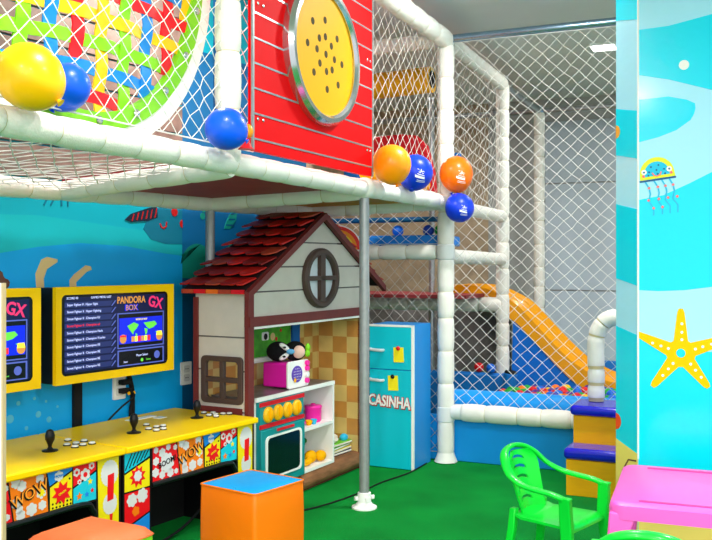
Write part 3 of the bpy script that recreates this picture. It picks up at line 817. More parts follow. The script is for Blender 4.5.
# ------------------------------------------------------------------ arcade desks
comic = {n: mat('comic_' + n, c, .4) for n, c in dict(red='#e8101c', orange='#f47c10', blue='#1486e0', cyan='#12c4dc', yellow='#f0dc10', black='#0c0c10', white='#d9dadb').items()}
DZ = .48
def arcade_desk(s0, label, sticks, buttons, plates):
    t = thing('arcade_desk', label, 'arcade desk', W(s0, 0, 0), WROT, 'yellow arcade desks along the mural wall')
    w_ = .812
    q = MB(); q.b2(yeld, (0.002, -.588, DZ - .026), (w_, -.06, DZ)); q.build('desk_top', t, bevel=.006)
    q = MB(); q.b2(comic['black'], (.01, -.562, .30), (w_ - .01, -.54, DZ - .028)); q.build('apron', t)
    for a, b_, nm in ((.004, .155, 'left'), (.685, w_ - .004, 'right')):
        q = MB(); q.b2(comic['black'], (a, -.562, 0), (b_, -.10 if nm == 'right' else -.30, DZ - .028)); q.build('side_leg', t)
    q = MB(); q.b2(blackm, (.15, -.24, .0), (.69, -.22, .40)); q.build('back_panel', t)
    # rounded black lip of the knee opening
    q = MB(); q.tube(black, smooth([(.155, -.563, .30), (.40, -.563, .30), (.62, -.563, .30), (.665, -.563, .275), (.682, -.563, .22), (.684, -.563, .02)], 6), .011, 8); q.build('opening_trim', t)
    # comic print
    q = MB(); d = .001
    A = FM(0, -.562, 0)
    z0, z1 = .308, DZ - .03
    def cell(c, pts, lay=1): q.prism(comic[c], pts, A, d * lay)
    cell('cyan', [(.012, .375), (.145, .42), (.145, z1), (.012, z1)])
    for k in range(6): cell('black', band([(.015 + k * .02, .385 + k * .006), (.05 + k * .018, .448)], .005), 2)
    cell('yellow', [(.012, .30), (.145, .30), (.145, .41), (.012, .367)])
    cell('red', star(.08, .35, .045, .028, 9, .3), 2); cell('white', blob(.08, .352, .022), 3)
    cell('red', [(.012, .16), (.145, .20), (.145, .293), (.012, .293)])
    cell('white', blob(.05, .262, .028), 2); cell('white', blob(.105, .27, .03), 2); cell('orange', blob(.07, .215, .02, 5), 2)
    cell('blue', [(.012, .02), (.145, .02), (.145, .192), (.012, .152)])
    cell('yellow', star(.08, .09, .03, .012), 2)
    cell('red', [(.163, z0), (.318, z0), (.295, z1), (.163, z1)])
    for x, y, r in ((.18, .435, .014), (.215, .42, .02), (.25, .437, .014), (.18, .39, .018), (.178, .345, .02), (.215, .33, .018), (.262, .33, .02), (.296, .33, .012), (.29, .43, .012)): cell('white', blob(x, y, r, 6), 2)
    cell('white', blob(.243, .375, .042, 9, .2), 2)
    q.text(comic['black'], 'BOOM!', .032, A @ Matrix.Translation((.243, .378, .003)) @ Matrix.Rotation(R(12), 4, 'Z'), bold=.0006)
    cell('orange', [(.325, z0), (.466, z0), (.456, z1), (.303, z1)])
    for x, y, r in ((.33, .44, .02), (.355, .425, .02), (.43, .435, .018), (.335, .37, .022), (.345, .345, .016), (.35, .325, .02), (.395, .335, .024), (.44, .34, .018), (.436, .385, .022)): cell('white', blob(x, y, r, 6), 2)
    cell('yellow', star(.436, .385, .018, .01, 7), 3)
    for dx, dy, cc, ly in ((.0, .0, 'black', 4), (.002, .002, 'orange', 5)):
        q.text(comic[cc] if cc == 'black' else mat('comic_amber', '#ffa030', .4), 'WOW', .055, A @ Matrix.Translation((.385 + dx, .39 + dy, .001 * ly)) @ Matrix.Rotation(R(18), 4, 'Z'), bold=.003 if cc == 'black' else 0)
    cell('blue', [(.472, .40), (.572, .44), (.572, z1), (.462, z1)])
    cell('white', blob(.512, .428, .02, 6), 2); q.text(comic['blue'], 'POW', .013, A @ Matrix.Translation((.512, .428, .003)), bold=.0005)
    cell('yellow', [(.474, z0), (.572, z0), (.572, .433), (.474, .393)])
    for x in range(6):
        for y in range(2): cell('black', circ(.485 + x * .016, .318 + y * .014, .0042, 8), 2)
    cell('black', circ(.56, .41, .0042, 8), 2)
    cell('red', star(.525, .365, .044, .026, 8, .2), 3)
    q.text(comic['yellow'], 'CRASH', .011, A @ Matrix.Translation((.525, .366, .0045)) @ Matrix.Rotation(R(20), 4, 'Z'), bold=.0003)
    cell('red', [(.578, .375), (.684, .418), (.684, z1), (.578, z1)])
    for x, y, r in ((.592, .425, .016), (.632, .41, .024), (.662, .437, .014), (.605, .388, .01)): cell('white', blob(x, y, r, 6), 2); cell('red', circ(x, y, r * .4, 12), 3)
    cell('cyan', [(.578, z0), (.684, z0), (.684, .41), (.578, .367)])
    cell('orange', star(.605, .335, .016, .007), 2); cell('yellow', star(.655, .38, .013, .006), 2); cell('blue', star(.64, .335, .012, .006), 2); cell('red', star(.665, .345, .01, .005), 2)
    cell('yellow', [(.70, .02), (.796, .02), (.796, z1), (.692, z1)])
    cell('white', blob(.75, .392, .052, 22, .08, 66, .85), 2); cell('white', blob(.752, .275, .042, 16, .08, 60, .85), 2)
    cell('red', [(.74, .385), (.772, .39), (.768, .29), (.738, .285)], 3); cell('red', [(.75, .235), (.765, .235), (.756, .17)], 3)
    cell('orange', star(.765, .14, .03, .018, 8), 2); cell('red', star(.75, .07, .026, .014, 8), 2)
    q.build('comic_print', t)
    for s_, n_ in sticks:
        q = MB(); q.lathe(black, [(.030, 0), (.030, .004), (.012, .008), (.007, .016), (.008, .024), (.0175, .045), (.0185, .06), (.013, .078), (.004, .083)], Matrix.Translation((s_ - s0, -n_, DZ)), 18); q.build('joystick', t)
    for s_, n_ in buttons:
        M = Matrix.Translation((s_ - s0, -n_, DZ))
        q = MB(); q.lathe(black, [(.0155, 0), (.0155, .003), (.013, .004)], M, 16); q.lathe(white, [(.0125, .003), (.0125, .008), (.010, .0095)], M, 16); q.build('button', t)
    for s_, n_, sx in plates:
        q = MB(); q.box(white, (s_ - s0, -n_, DZ + .0015), (sx, .04, .003)); q.build('name_plate', t)
    return t
B1_ = [(-0.778, 0.285), (-0.842, 0.356), (-0.851, 0.413), (-0.803, 0.363), (-0.752, 0.35), (-0.808, 0.409), (-0.769, 0.416)]
B2_ = [(-0.364, 0.302), (-0.427, 0.379), (-0.375, 0.374), (-0.434, 0.433), (-0.342, 0.381), (-0.393, 0.433)]
B3_ = [(0.01, 0.299), (-0.031, 0.369), (0.006, 0.377), (-0.034, 0.415), (0.03, 0.34), (0.036, 0.397), (0.055, 0.42)]
arcade_desk(-.747, 'yellow arcade desk with comic print apron next to the playhouse', [(-.517, .385), (-.102, .359)], B2_ + B3_, [(-.25, .15, .16), (-.19, .21, .05)])
arcade_desk(-1.562, 'yellow arcade desk with comic print apron at the left edge, behind the salmon pouf', [(-.946, .385), (-1.36, .385)], B1_ + [(s_ - .42, n_) for s_, n_ in B1_], [(-1.07, .16, .12)])

# ------------------------------------------------------------------ arcade screens
def em(name, c, e=1.0): return mat(name, c, .25, emit=e)
scr_bg = em('screen_navy', '#0a1138', .55); scr_bar = em('screen_bar', '#202a60', .45); scr_txt = em('screen_text', '#c4ccff', .55); scr_dk = em('screen_black', '#05060c', .3)
scr_blue = em('screen_blue', '#0a1ec0', .75); scr_grn = em('screen_green', '#56b83a', .8); scr_red = em('screen_red', '#d02030', .8); scr_or = em('screen_orange', '#c8863c', .5); scr_pk = em('screen_pink', '#d02c64', .55); scr_lil = em('screen_lilac', '#4a58a8', .6)
scr_yel = em('screen_yellow', '#e8d23a', .8)
tvbody = mat('tv_black', '#15191f', .4); tvyel = mat('tv_yellow', '#ffcc00', .4, spec=.15)
def arcade_tv(s0, label):
    t = thing('arcade_screen', label, 'screen', W(s0, 0, .685), WROT, 'yellow framed arcade screens on the mural wall')
    w_, h_ = .69, .41
    q = MB(); q.b2(tvbody, (.004, -.147, .004), (w_ - .004, -.003, h_ - .004)); q.build('cabinet_body', t)
    q = MB(); o_ = [(0, 0), (w_, 0), (w_, h_), (0, h_)]
    inn = rrect(.034, .034, w_ - .034, h_ - .034, .022, 6)
    # frame ring: outer points matched to the rounded inner outline
    out = []
    for x, y in inn:
        dx, dy = x - w_ / 2, y - h_ / 2; k = max(abs(dx) / (w_ / 2), abs(dy) / (h_ / 2)); out.append((w_ / 2 + dx / k, h_ / 2 + dy / k))
    # keep true corners
    for c in o_:
        k = min(range(len(out)), key=lambda i_: (out[i_][0] - c[0]) ** 2 + (out[i_][1] - c[1]) ** 2); out[k] = c
    rings = []
    for a, c in zip(inn, out):
        rings.append([(a[0], -.150, a[1]), (c[0], -.156, c[1]), (c[0], -.135, c[1]), (a[0], -.135, a[1])])
    q.rings(tvyel, rings, closed=True); q.build('screen_frame', t, sharp=30)
    q = MB(); A = FM(0, -.1475, 0); d = .0003
    q.prism(scr_dk, rrect(.03, .03, w_ - .03, h_ - .03, .02), A, d)
    q.prism(scr_bg, [(.05, .045), (w_ - .05, .045), (w_ - .05, h_ - .045), (.05, h_ - .045)], A, d * 2)
    names = ['Super Fighter II : Hyper Fight', 'Street Fighter II : Hyper Fighting', 'Street Fighter II : Champion Ed', 'Street Fighter II : Champion ed', 'Street Fighter II : Champion Hack', 'Street Fighter II : Champion V.turbo', 'Street Fighter II : Champion RE', 'Street Fighter II : Champion RE', 'Street Fighter II : Champion RE', 'Street Fighter II : Champion RE']
    q.text(scr_txt, 'SCORE 00', .014, A @ Matrix.Translation((.06, .361, d * 4)), align='LEFT'); q.text(scr_txt, 'GAMES MENU LIST', .014, A @ Matrix.Translation((.19, .361, d * 4)), align='LEFT')
    for k in range(10):
        y = .333 - k * .0298
        q.prism(scr_bar, [(.05, y - .011), (.30, y - .011), (.315, y + .011), (.05, y + .011)], A, d * 3)
        q.text(scr_red if k == 3 else scr_txt, names[k], .0145, A @ Matrix.Translation((.062, y, d * 4)), align='LEFT', xs=.98)
        q.prism(scr_lil, [(.305, y - .012), (.312, y - .012), (.335, y + .011), (.328, y + .011)], A, d * 4)
    q.text(scr_or, 'PANDORA', .042, A @ Matrix.Translation((.425, .342, d * 4)), bold=.001, xs=.85); q.text(scr_blue, 'BOX', .04, A @ Matrix.Translation((.425, .307, d * 4)), bold=.001); q.text(scr_or, 'BOX', .034, A @ Matrix.Translation((.425, .307, d * 6)))
    q.text(scr_pk, 'GX', .07, A @ Matrix.Translation((.575, .325, d * 4)) @ Matrix.Rotation(R(-12), 4, 'Z'), bold=.002, xs=.9)
    q.prism(scr_lil, [(.342, .125), (.63, .125), (.63, .285), (.342, .285)], A, d * 3)
    q.prism(scr_dk, [(.348, .13), (.624, .13), (.624, .28), (.348, .28)], A, d * 4); q.prism(scr_blue, [(.352, .145), (.62, .145), (.62, .262), (.352, .262)], A, d * 5)
    q.text(scr_yel, 'WORLD MAP', .012, A @ Matrix.Translation((.486, .252, d * 7)))
    for pl in ([(.40, .225), (.44, .24), (.47, .228), (.455, .21), (.44, .20), (.435, .185), (.42, .20)], [(.50, .235), (.57, .24), (.585, .225), (.56, .21), (.535, .205), (.52, .215)], [(.505, .21), (.525, .205), (.52, .185), (.512, .178)], [(.575, .19), (.60, .192), (.59, .178)], [(.45, .19), (.462, .185), (.452, .165)]): q.prism(scr_grn, pl, A, d * 6)
    for k in range(6): q.prism((scr_or, scr_yel, scr_red)[k % 3], [(.425 + k * .02, .152), (.442 + k * .02, .152), (.442 + k * .02, .176), (.425 + k * .02, .176)], A, d * 6)
    q.prism(scr_or, circ(.375, .168, .02), A, d * 6); q.prism(scr_or, circ(.60, .168, .02), A, d * 6); q.prism(scr_red, [(.356, .176), (.394, .176), (.394, .184), (.356, .184)], A, d * 7); q.prism(scr_yel, [(.58, .172), (.62, .172), (.615, .192), (.585, .192)], A, d * 7)
    q.prism(scr_lil, [(.342, .045), (.63, .045), (.63, .118), (.342, .118)], A, d * 3); q.prism(scr_dk, [(.35, .05), (.622, .05), (.622, .112), (.35, .112)], A, d * 4)
    q.text(scr_txt, 'Player Select', .014, A @ Matrix.Translation((.49, .088, d * 5))); q.text(scr_txt, 'Start', .012, A @ Matrix.Translation((.39, .063, d * 5))); q.prism(scr_grn, circ(.49, .065, .008), A, d * 5); q.text(scr_grn, 'Select', .012, A @ Matrix.Translation((.53, .065, d * 5))); q.prism(scr_lil, circ(.585, .082, .018), A, d * 5)
    q.build('screen', t)
arcade_tv(-.732, 'yellow framed arcade screen nearest the playhouse')
arcade_tv(-1.497, 'yellow framed arcade screen cut off by the left edge')

# cables, conduit and sockets on the mural wall
q = MB(); A = Matrix.Translation(W(-.244, 0, .60)) @ Matrix.Rotation(WROT, 4, 'Z')
def socket(s, z, label, n=2):
    t = thing('wall_socket', label, 'socket', W(s, .0025, z), WROT)
    q = MB(); q.prism(white, rrect(-.038, -.058, .038, .058, .006), FM(), .008); q.build('plate', t)
    for k in range(n):
        q = MB(); q.prism(mat('socket_grey', '#d8d8d6', .5), rrect(-.022, -.04 + k * .045, .022, -.005 + k * .045, .008), FM(0, -.008, 0), .003)
        for x in (-.009, 0, .009): q.prism(blackm, circ(x, -.022 + k * .045, .0028, 8), FM(0, -.011, 0), .0006)
        q.build('outlet', t)
    return t
socket(.20, .632, 'white double wall socket beside the playhouse wall')
socket(-.25, .615, 'white wall socket with black plugs under the arcade screen')
q = MB()
P0 = W(-.25, .012, .625); rot = Matrix.Rotation(WROT, 4, 'Z')
for dz in (.02, -.02):
    q.box(blackm, W(-.235, .03, .617 + dz), (.05, .036, .022), rot.to_3x3())
q.tube(blackm, smooth([W(-.225, .05, .60), W(-.20, .055, .57), W(-.27, .05, .53), W(-.34, .04, .478), W(-.36, .04, .45)], 8), .0045, 8)
q.tube(blackm, smooth([W(-.21, .05, .60), W(-.185, .03, .55), W(-.19, .02, .50), W(-.19, .02, .40)], 8), .008, 8)
q.tube(blackm, smooth([W(-.205, .015, .69), W(-.175, .013, .60), W(-.17, .013, .52), W(-.175, .015, .40)], 8), .011, 8)
for s_ in (-.232, -.20): q.cyl(yel, W(s_, .05, .592), W(s_ + .004, .052, .580), .007, seg=8)
tag(q.build('power_cable'), 'black power cables with plugs hanging from the socket under the screen', 'cable')
q = MB(); q.b2(blackm, (-.022, -.02, .40), (.022, -.003, .70)); o = q.build('cable_duct', loc=W(-.50, 0, 0), rotz=WROT)
tag(o, 'flat black cable duct on the wall between the two arcade desks', 'cable duct')
q = MB(); q.tube(blackm, smooth([W(-.72, .5, .02), W(-.4, .45, .012), W(-.2, .42, .05), W(-.05, .40, .14), W(.0, .3, .25)], 8), .006, 8)
tag(q.build('floor_cable'), 'black cable curling on the turf under the arcade desk', 'cable')

# left partition edge
q = MB(); q.b2(white, (-.5, 0, 0), (-.004, .018, 1.153)); part = thing('partition_board', 'pale partition board whose edge stands at the far left of the picture', 'board', (-1.53, 1.508, 0), R(24))
q.build('board', part)
q = MB(); q.b2(mat('raw_wood', '#c8ad84', .6), (-.004, 0, 0), (.0, .018, 1.153)); q.build('edge_strip', part)

# ------------------------------------------------------------------ poufs
def pouf(side, top, loc, rot, label, size=.335, puff=.012, pip=None, wide=None):
    t = thing('pouf', label, 'pouf', loc, rot, None)
    wide = wide or size; h = wide / 2
    q = MB(); rings = []
    for z, e in ((0, .985), (.02, 1.0), (.12, 1.015), (.22, 1.015), (size - .012, 1.0), (size - .004, .985)):
        ring = []
        for x, y in rrect(-h * e, -h * e, h * e, h * e, .018, 4): ring.append((x, y, z))
        rings.append(ring)
    q.rings(side, rings); q.build('cover', t, sharp=50)
    q = MB(); N = 14; g = []
    i = q.mi(top)
    for a in range(N + 1):
        row = []
        for c in range(N + 1):
            x = -h + wide * a / N; y = -h + wide * c / N
            d = min(h - abs(x), h - abs(y)) / h
            z = size + puff * (min(1, d * 2.2) ** .5) + random.uniform(-.001, .001)
            row.append(q.bm.verts.new((x * .992, y * .992, z - .004)))
        g.append(row)
    for a in range(N):
        for c in range(N): q.bm.faces.new((g[a][c], g[a + 1][c], g[a + 1][c + 1], g[a][c + 1])).material_index = i
    q.build('top_panel', t, sharp=70)
    q = MB()
    q.tube(pip or side, [(x, y, size - .004) for x, y in rrect(-h, -h, h, h, .018, 4)], .004, 6, closed=True); q.build('piping', t)
    return t
pouf(orange, bluev, (-1.83, 3.10, 0), R(-12), 'orange cube pouf with a bright blue top', .33, wide=.295)
pouf(lime, salmon, (-1.948, 2.285, 0), R(-6), 'lime green pouf with a salmon orange top, bottom left', .32, puff=.04, pip=salmon, wide=.285)

# ------------------------------------------------------------------ playhouse
HT = R(85.4)
HC = Vector((-2.19, 3.69, 0))
ho = thing('playhouse', 'toy playhouse with red scalloped roof, cream siding and brown trim', 'playhouse', HC, HT)
DEP = .31; HL = 1.165; APX = .645; X0 = -.022; OP = .02
def put(q, name, parent=ho, **k): return q.build(name, parent, **k)
# log base
q = MB()
logm = mat('log_brown', '#8a5d3c', .75, var=.3, vscale=9, bump=.6, bscale=20, stretch=(1, 4, 4))
q.rings(logm, [[(x, .048 + .062 * math.cos(w) * f, .05 + .05 * math.sin(w) * f) for w in [2 * PI * k / 16 for k in range(16)]] for x, f in ((.47, .9), (.49, 1), (.80, .97), (1.16, 1.0), (1.175, .9))]); put(q, 'log_base')
q = MB(); q.b2(brown, (X0, .02, 0), (HL, DEP, .09)); put(q, 'floor_plinth')
# walls
q = MB(); q.b2(checker_m, (X0 + .012, DEP - .015, .09), (HL, DEP, 1.02)); put(q, 'back_wall')
q = MB(); q.b2(checker_m, (HL - .06, 0.01, .09), (HL, DEP - .0155, 1.02)); put(q, 'end_wall')
# left siding wall with gaps, corner posts and lattice window
WY, WZc = .146, .636
q = MB()
zs = [0.0, .30, .49, .685, .845, 1.072]
for a, c in zip(zs[:-1], zs[1:]):
    c2 = c - .008
    if c > .53 and a < .745:
        # planks broken round the window opening
        q.b2(siding, (X0, .02, a), (X0 + .012, WY - .105, c2)); q.b2(siding, (X0, WY + .105, a), (X0 + .012, DEP, c2))
        if a < .53: q.b2(siding, (X0, WY - .105, a), (X0 + .012, WY + .105, min(c2, .54)))
        if c > .735: q.b2(siding, (X0, WY - .105, max(a, .73)), (X0 + .012, WY + .105, c2))
    else: q.b2(siding, (X0, .02, a), (X0 + .012, DEP, c2))
q.b2(sidegap, (X0 + .004, .02, 0), (X0 + .010, WY - .105, 1.03)); q.b2(sidegap, (X0 + .004, WY + .105, 0), (X0 + .010, DEP, 1.03))
q.b2(sidegap, (X0 + .004, .02, .745), (X0 + .010, DEP, 1.062)); put(q, 'siding_wall')
q = MB()
Lm = Matrix(((0, 0, -1, X0), (-1, 0, 0, WY), (0, 1, 0, WZc), (0, 0, 0, 1)))
fr = rrect(-.122, -.113, .122, .113, .022, 4)
rings = []
for (x, y) in fr:
    s_ = .78
    rings.append([Lm @ Vector(p) for p in ((x * s_, y * s_, -.012), (x, y, -.012), (x, y, .014), (x * s_, y * s_, .014))])
q.rings(dkbrown, rings, closed=True)
q.box(dkbrown, (X0, WY, WZc), (.024, .024, .185)); q.box(dkbrown, (X0, WY, WZc), (.024, .195, .024)); put(q, 'lattice_window', bevel=.003)
q = MB(); q.b2(brown, (X0 - .006, -.008, 0), (OP - .002, .014, 1.06)); put(q, 'corner_post')
q = MB(); q.b2(brown, (X0 - .012, DEP - .02, 0), (X0 + .016, DEP + .005, 1.03)); put(q, 'corner_post')
q = MB(); q.b2(brown, (HL - .06, -.008, 0), (HL + .004, .022, 1.06)); put(q, 'corner_post')
q = MB(); q.b2(brown, (X0 - .008, .03, .44), (X0 + .014, DEP - .02, .505)); put(q, 'window_rail')
q = MB(); q.b2(brown, (X0, -.014, .892), (HL, .02, .938)); put(q, 'lintel')
q = MB(); q.b2(white, (OP, -.010, .880), (HL - .06, .0, .891)); put(q, 'light_strip')
# gable front made of planks
slope = (1.457 - 1.060) / .70
gz = [.938, 1.06, 1.18, 1.305, 1.43]
def gx(z): return (1.432 - z) / slope
q = MB()
for a, c in zip(gz[:-1], gz[1:]):
    c2 = c - .008
    q.prism(siding, [(max(X0 + .02, APX - gx(a)), a), (min(HL + .05, APX + gx(a)), a), (min(HL + .05, APX + gx(c2)), c2), (max(X0 + .02, APX - gx(c2)), c2)], FM(0, .014, 0), .014)
q.prism(sidegap, [(X0 + .02, .938), (HL, .938), (HL, 1.10), (APX, 1.42), (X0 + .02, 1.05)], FM(0, .016, 0), .008); put(q, 'gable_front')
# oval window
q = MB(); rings = []
WX, WZ, RX, RZ = .634, 1.114, .178, .160
for k in range(48):
    w = 2 * PI * k / 48; c, s_ = math.cos(w), math.sin(w)
    rings.append([(WX + RX * f * c, yy, WZ + RZ * f * s_) for f, yy in ((.76, .004), (.76, -.022), (.82, -.030), (.94, -.030), (1.0, -.02), (1.0, .004))])
q.rings(dkbrown, rings, closed=True)
q.b2(dkbrown, (WX - .024, -.026, WZ - RZ * .8), (WX + .024, .0, WZ + RZ * .8)); q.b2(dkbrown, (WX - RX * .8, -.026, WZ - .012), (WX + RX * .8, .0, WZ + .012)); gw = put(q, 'round_window')
q = MB(); q.prism(mat('frosted_pane', '#cfd6de', .2), circ(WX, WZ, RZ * .8, 40, RX / RZ), FM(0, .0, 0), .003); q.build('pane', gw)
# barge boards
for sgn in (-1, 1):
    ex = APX + sgn * .71; ez = 1.462 - .71 * slope
    q = MB(); q.prism(brown, [(APX, 1.464), (ex, ez), (ex, ez - .036), (APX, 1.464 - .036)], FM(0, -.012, 0), .026); put(q, 'barge_board')
# roof slopes: scalloped tiles in rows
under = mat('roof_underlay', '#2a1010', .8)
RD = DEP + .06
for sgn in (-1, 1):
    q = MB(); L = .705; NR = 8
    ux = Vector((sgn * 1.0, 0, -slope)).normalized(); nrm = Vector((sgn * slope, 0, 1)).normalized(); apex = Vector((APX, -.012, 1.455))
    Ls = math.sqrt(L * L + (L * slope) ** 2)
    base = [apex, apex + ux * Ls, apex + ux * Ls + Vector((0, RD, 0)), apex + Vector((0, RD, 0))]
    q.rings(under, [[p_ for p_ in base], [p_ + nrm * .010 for p_ in base]])
    nt_ = 4; tw = RD / nt_; row = Ls / NR
    colm = [tile_r, mat('roof_red_bright', '#cc2018', .45, var=.2, vscale=10), mat('roof_red_dark', '#8c1210', .45, var=.2, vscale=10), mat('roof_red_brown', '#b0402a', .45, var=.2, vscale=10)]
    for r_ in range(NR):
        for c_ in range(-1, nt_ + 1):
            y0 = (c_ + (.5 if r_ % 2 else 0)) * tw
            ya, yb = max(0, y0 + .001), min(RD, y0 + tw - .001)
            if yb - ya < .01: continue
            s0_ = max(0, r_ * row - .012); s1_ = (r_ + 1) * row + .022
            pts = []
            for k in range(11):
                yy = ya + (yb - ya) * k / 10; t_ = min(1, max(0, (yy - y0) / tw))
                pts.append((yy, min(Ls, s1_ - .052 * (1 - math.sin(PI * t_) ** .6))))
            ol = [(ya, s0_)] + pts + [(yb, s0_)]
            lo = [apex + Vector((0, yy, 0)) + ux * ss + nrm * (.011 + .026 * (ss - s0_) / row) for yy, ss in ol]
            hi = [p_ + nrm * .007 for p_ in lo]
            q.rings(random.choice(colm), [lo, hi] if sgn > 0 else [lo[::-1], hi[::-1]])
    put(q, 'roof_slope', sharp=30)
# fascia blocks along the low eave, red and orange
q = MB(); ez = 1.455 - .705 * slope
for k in range(5):
    y0 = -.012 + k * RD / 5
    q.b2((redm, mat('roof_orange', '#e86a1a', .45), mat('roof_red_brown', '#b0402a', .45))[(k * 2) % 3], (APX - .718, y0 + .002, ez - .006), (APX - .703, y0 + RD / 5 - .002, ez + .014))
put(q, 'eave_block')
# poster, blue curtain and shelf rail on the inner back wall
q = MB(); A = FM(0, DEP - .016, 0)
q.prism(mat('poster_green', '#46a81e', .5, var=.3, vscale=20), [(.34, .69), (.80, .69), (.80, .90), (.34, .90)], A, .004)
q.prism(mat('poster_path', '#8a5a34', .5), [(.34, .875), (.52, .835), (.62, .845), (.80, .885), (.80, .90), (.34, .90)], A, .005)
q.prism(white, rrect(.515, .775, .58, .82, .01), A, .005); q.prism(blackm, circ(.55, .795, .018, 12), A, .006); q.prism(skin, circ(.62, .79, .022, 12), A, .005); q.prism(redm, circ(.655, .775, .012, 10), A, .005); q.prism(redm, circ(.70, .82, .01, 10), A, .005)
put(q, 'poster')
q = MB(); q.b2(white, (.36, DEP - .05, .665), (.80, DEP - .016, .69)); put(q, 'shelf_rail')
q = MB()
q.rings(mat('curtain_blue', '#155fa8', .8), [[(.81 + .015 * math.sin(z * 12), DEP - .03, z), (.87 + .01 * math.sin(z * 14), DEP - .045, z), (.88 + .01 * math.sin(z * 14), DEP - .016, z), (.81, DEP - .016, z)] for z in (.72, .75, .78, .82, .86, .89)]); put(q, 'curtain')

# kitchen cabinet inside the house
kc = thing('kitchen_cabinet', 'white toy kitchen cabinet with open shelves under a marbled counter', 'cabinet', HC, HT)
KZ0 = .095; KT = .545
marble = mat('marble_top', '#6a6260', .3, var=.5, vscale=12)
kd = DEP - .035
q = MB(); q.b2(white, (.060, .02, KZ0), (.074, kd, KT - .02)); put(q, 'side_panel', kc)
q = MB(); q.b2(white, (.788, .006, KZ0), (.804, kd, KT - .02)); put(q, 'side_panel', kc)
q = MB(); q.b2(white, (.474, .01, KZ0), (.486, kd, KT - .02)); put(q, 'side_panel', kc)
q = MB(); q.b2(white, (.486, kd - .01, KZ0), (.788, kd, KT - .02)); put(q, 'back_panel', kc)
for z in (KZ0, .313):
    q = MB(); q.b2(white, (.486, .006, z), (.788, kd - .01, z + .015)); put(q, 'shelf', kc)
q = MB(); q.b2(white, (.056, .004, KT - .02), (.808, .016, KT)); q.b2(marble, (.056, .016, KT - .02), (.808, kd, KT)); put(q, 'counter_top', kc)
ov = thing('toy_oven', 'teal toy oven with red bands, four yellow knobs and a dark window', 'oven', HC, HT)
q = MB(); q.b2(teal, (.076, .0, KZ0), (.472, .20, KT - .022)); put(q, 'oven_body', ov)
q = MB(); q.b2(redm, (.074, -.006, .500), (.474, 0, .520)); q.b2(redm, (.074, -.006, .392), (.474, 0, .412)); put(q, 'trim_band', ov)
for k in range(4):
    q = MB(); q.lathe(mat('knob_yellow', '#f7b912', .35), [(.040, 0), (.040, .008), (.032, .016), (.01, .018)], FM(.145 + k * .086, 0, .455), 20); q.sph(yel, (.145 + k * .086, -.02, .457), (.012, .012, .030)); put(q, 'oven_knob', ov)
q = MB(); q.prism(teal, [(.076, KZ0 + .004), (.472, KZ0 + .004), (.472, .385), (.076, .385)], FM(0, 0, 0), .010); dr = put(q, 'oven_door', ov, bevel=.004)
q = MB(); fr = rrect(.110, .140, .435, .352, .025, 4); mx_, mz_ = .2725, .246
q.rings(white, [[(x, -.010, z), (x, -.016, z), (mx_ + (x - mx_) * .91, -.016, mz_ + (z - mz_) * .91), (mx_ + (x - mx_) * .91, -.010, mz_ + (z - mz_) * .91)] for x, z in fr], closed=True); q.build('window_glint_frame', dr, sharp=30)  # white border paints in the light reflected along the dark glass edge
q = MB(); q.prism(mat('oven_glass', '#071a20', .12), rrect(.118, .148, .427, .344, .022, 4), FM(0, -.0105, 0), .002); q.build('window_glass', dr)
q = MB(); q.b2(redm, (.21, -.018, .366), (.36, -.010, .378)); q.build('door_handle', dr)

# things on the shelves
def tthing(name, label, cat, x, y, z, rot=0, group=None):
    p_ = HC + Matrix.Rotation(HT, 3, 'Z') @ Vector((x, y, z)); return thing(name, label, cat, p_, HT + rot, group)
magenta = mat('magenta', '#d8189c', .4); purple = mat('purple', '#5b3ab0', .45); hotpink = mat('hot_pink', '#ff2aa8', .35)
S1 = .3285; S0 = KZ0 + .0155
def mug(x, y, z, m, label, r=.036, h=.075):
    t = tthing('toy_cup', label, 'cup', x, y, z)
    q = MB(); q.lathe(m, [(r * .85, 0), (r, .01), (r, h), (r * .88, h), (r * .86, .012)], None, 20); q.build('cup_body', t)
    q = MB(); q.tube(m, [(r * .9 + .022 * math.sin(w), 0, h * .5 + h * .3 * math.cos(w)) for w in [PI * k / 8 for k in range(9)]], .005, 8); q.build('handle', t)
mug(.60, .14, S1, purple, 'purple toy cup on the middle shelf, nearer the oven', .036, .095)
mug(.65, .20, S1, mat('violet_blue', '#4a49b8', .45), 'violet blue toy cup at the back of the middle shelf', .034, .085)
t = tthing('toy_pot', 'hot pink toy pot on the middle shelf', 'pot', .71, .085, S1)
q = MB(); q.lathe(hotpink, [(.040, 0), (.045, .01), (.047, .075), (.050, .08), (.043, .08), (.041, .012)], None, 22); q.build('pot_body', t)
q = MB(); q.lathe(hotpink, [(.049, .08), (.047, .088), (.012, .092), (.012, .098), (.004, .10)], None, 22); q.build('pot_lid', t)
for (x, y, m, l, r) in ((.55, .06, hotpink, 'small hot pink toy bowl at the shelf front', .024), (.60, .045, yel, 'small yellow toy bowl at the shelf front', .02), (.642, .04, mat('sky', '#2ab4e0', .4), 'small sky blue toy bowl at the shelf front', .018)):
    q = MB(); q.lathe(m, [(r * .6, 0), (r, .02), (r * .95, .026), (r * .85, .022), (r * .5, .006)], None, 16)
    p_ = HC + Matrix.Rotation(HT, 3, 'Z') @ Vector((x, y, S1)); tag(q.build('toy_bowl', loc=p_), l, 'bowl')
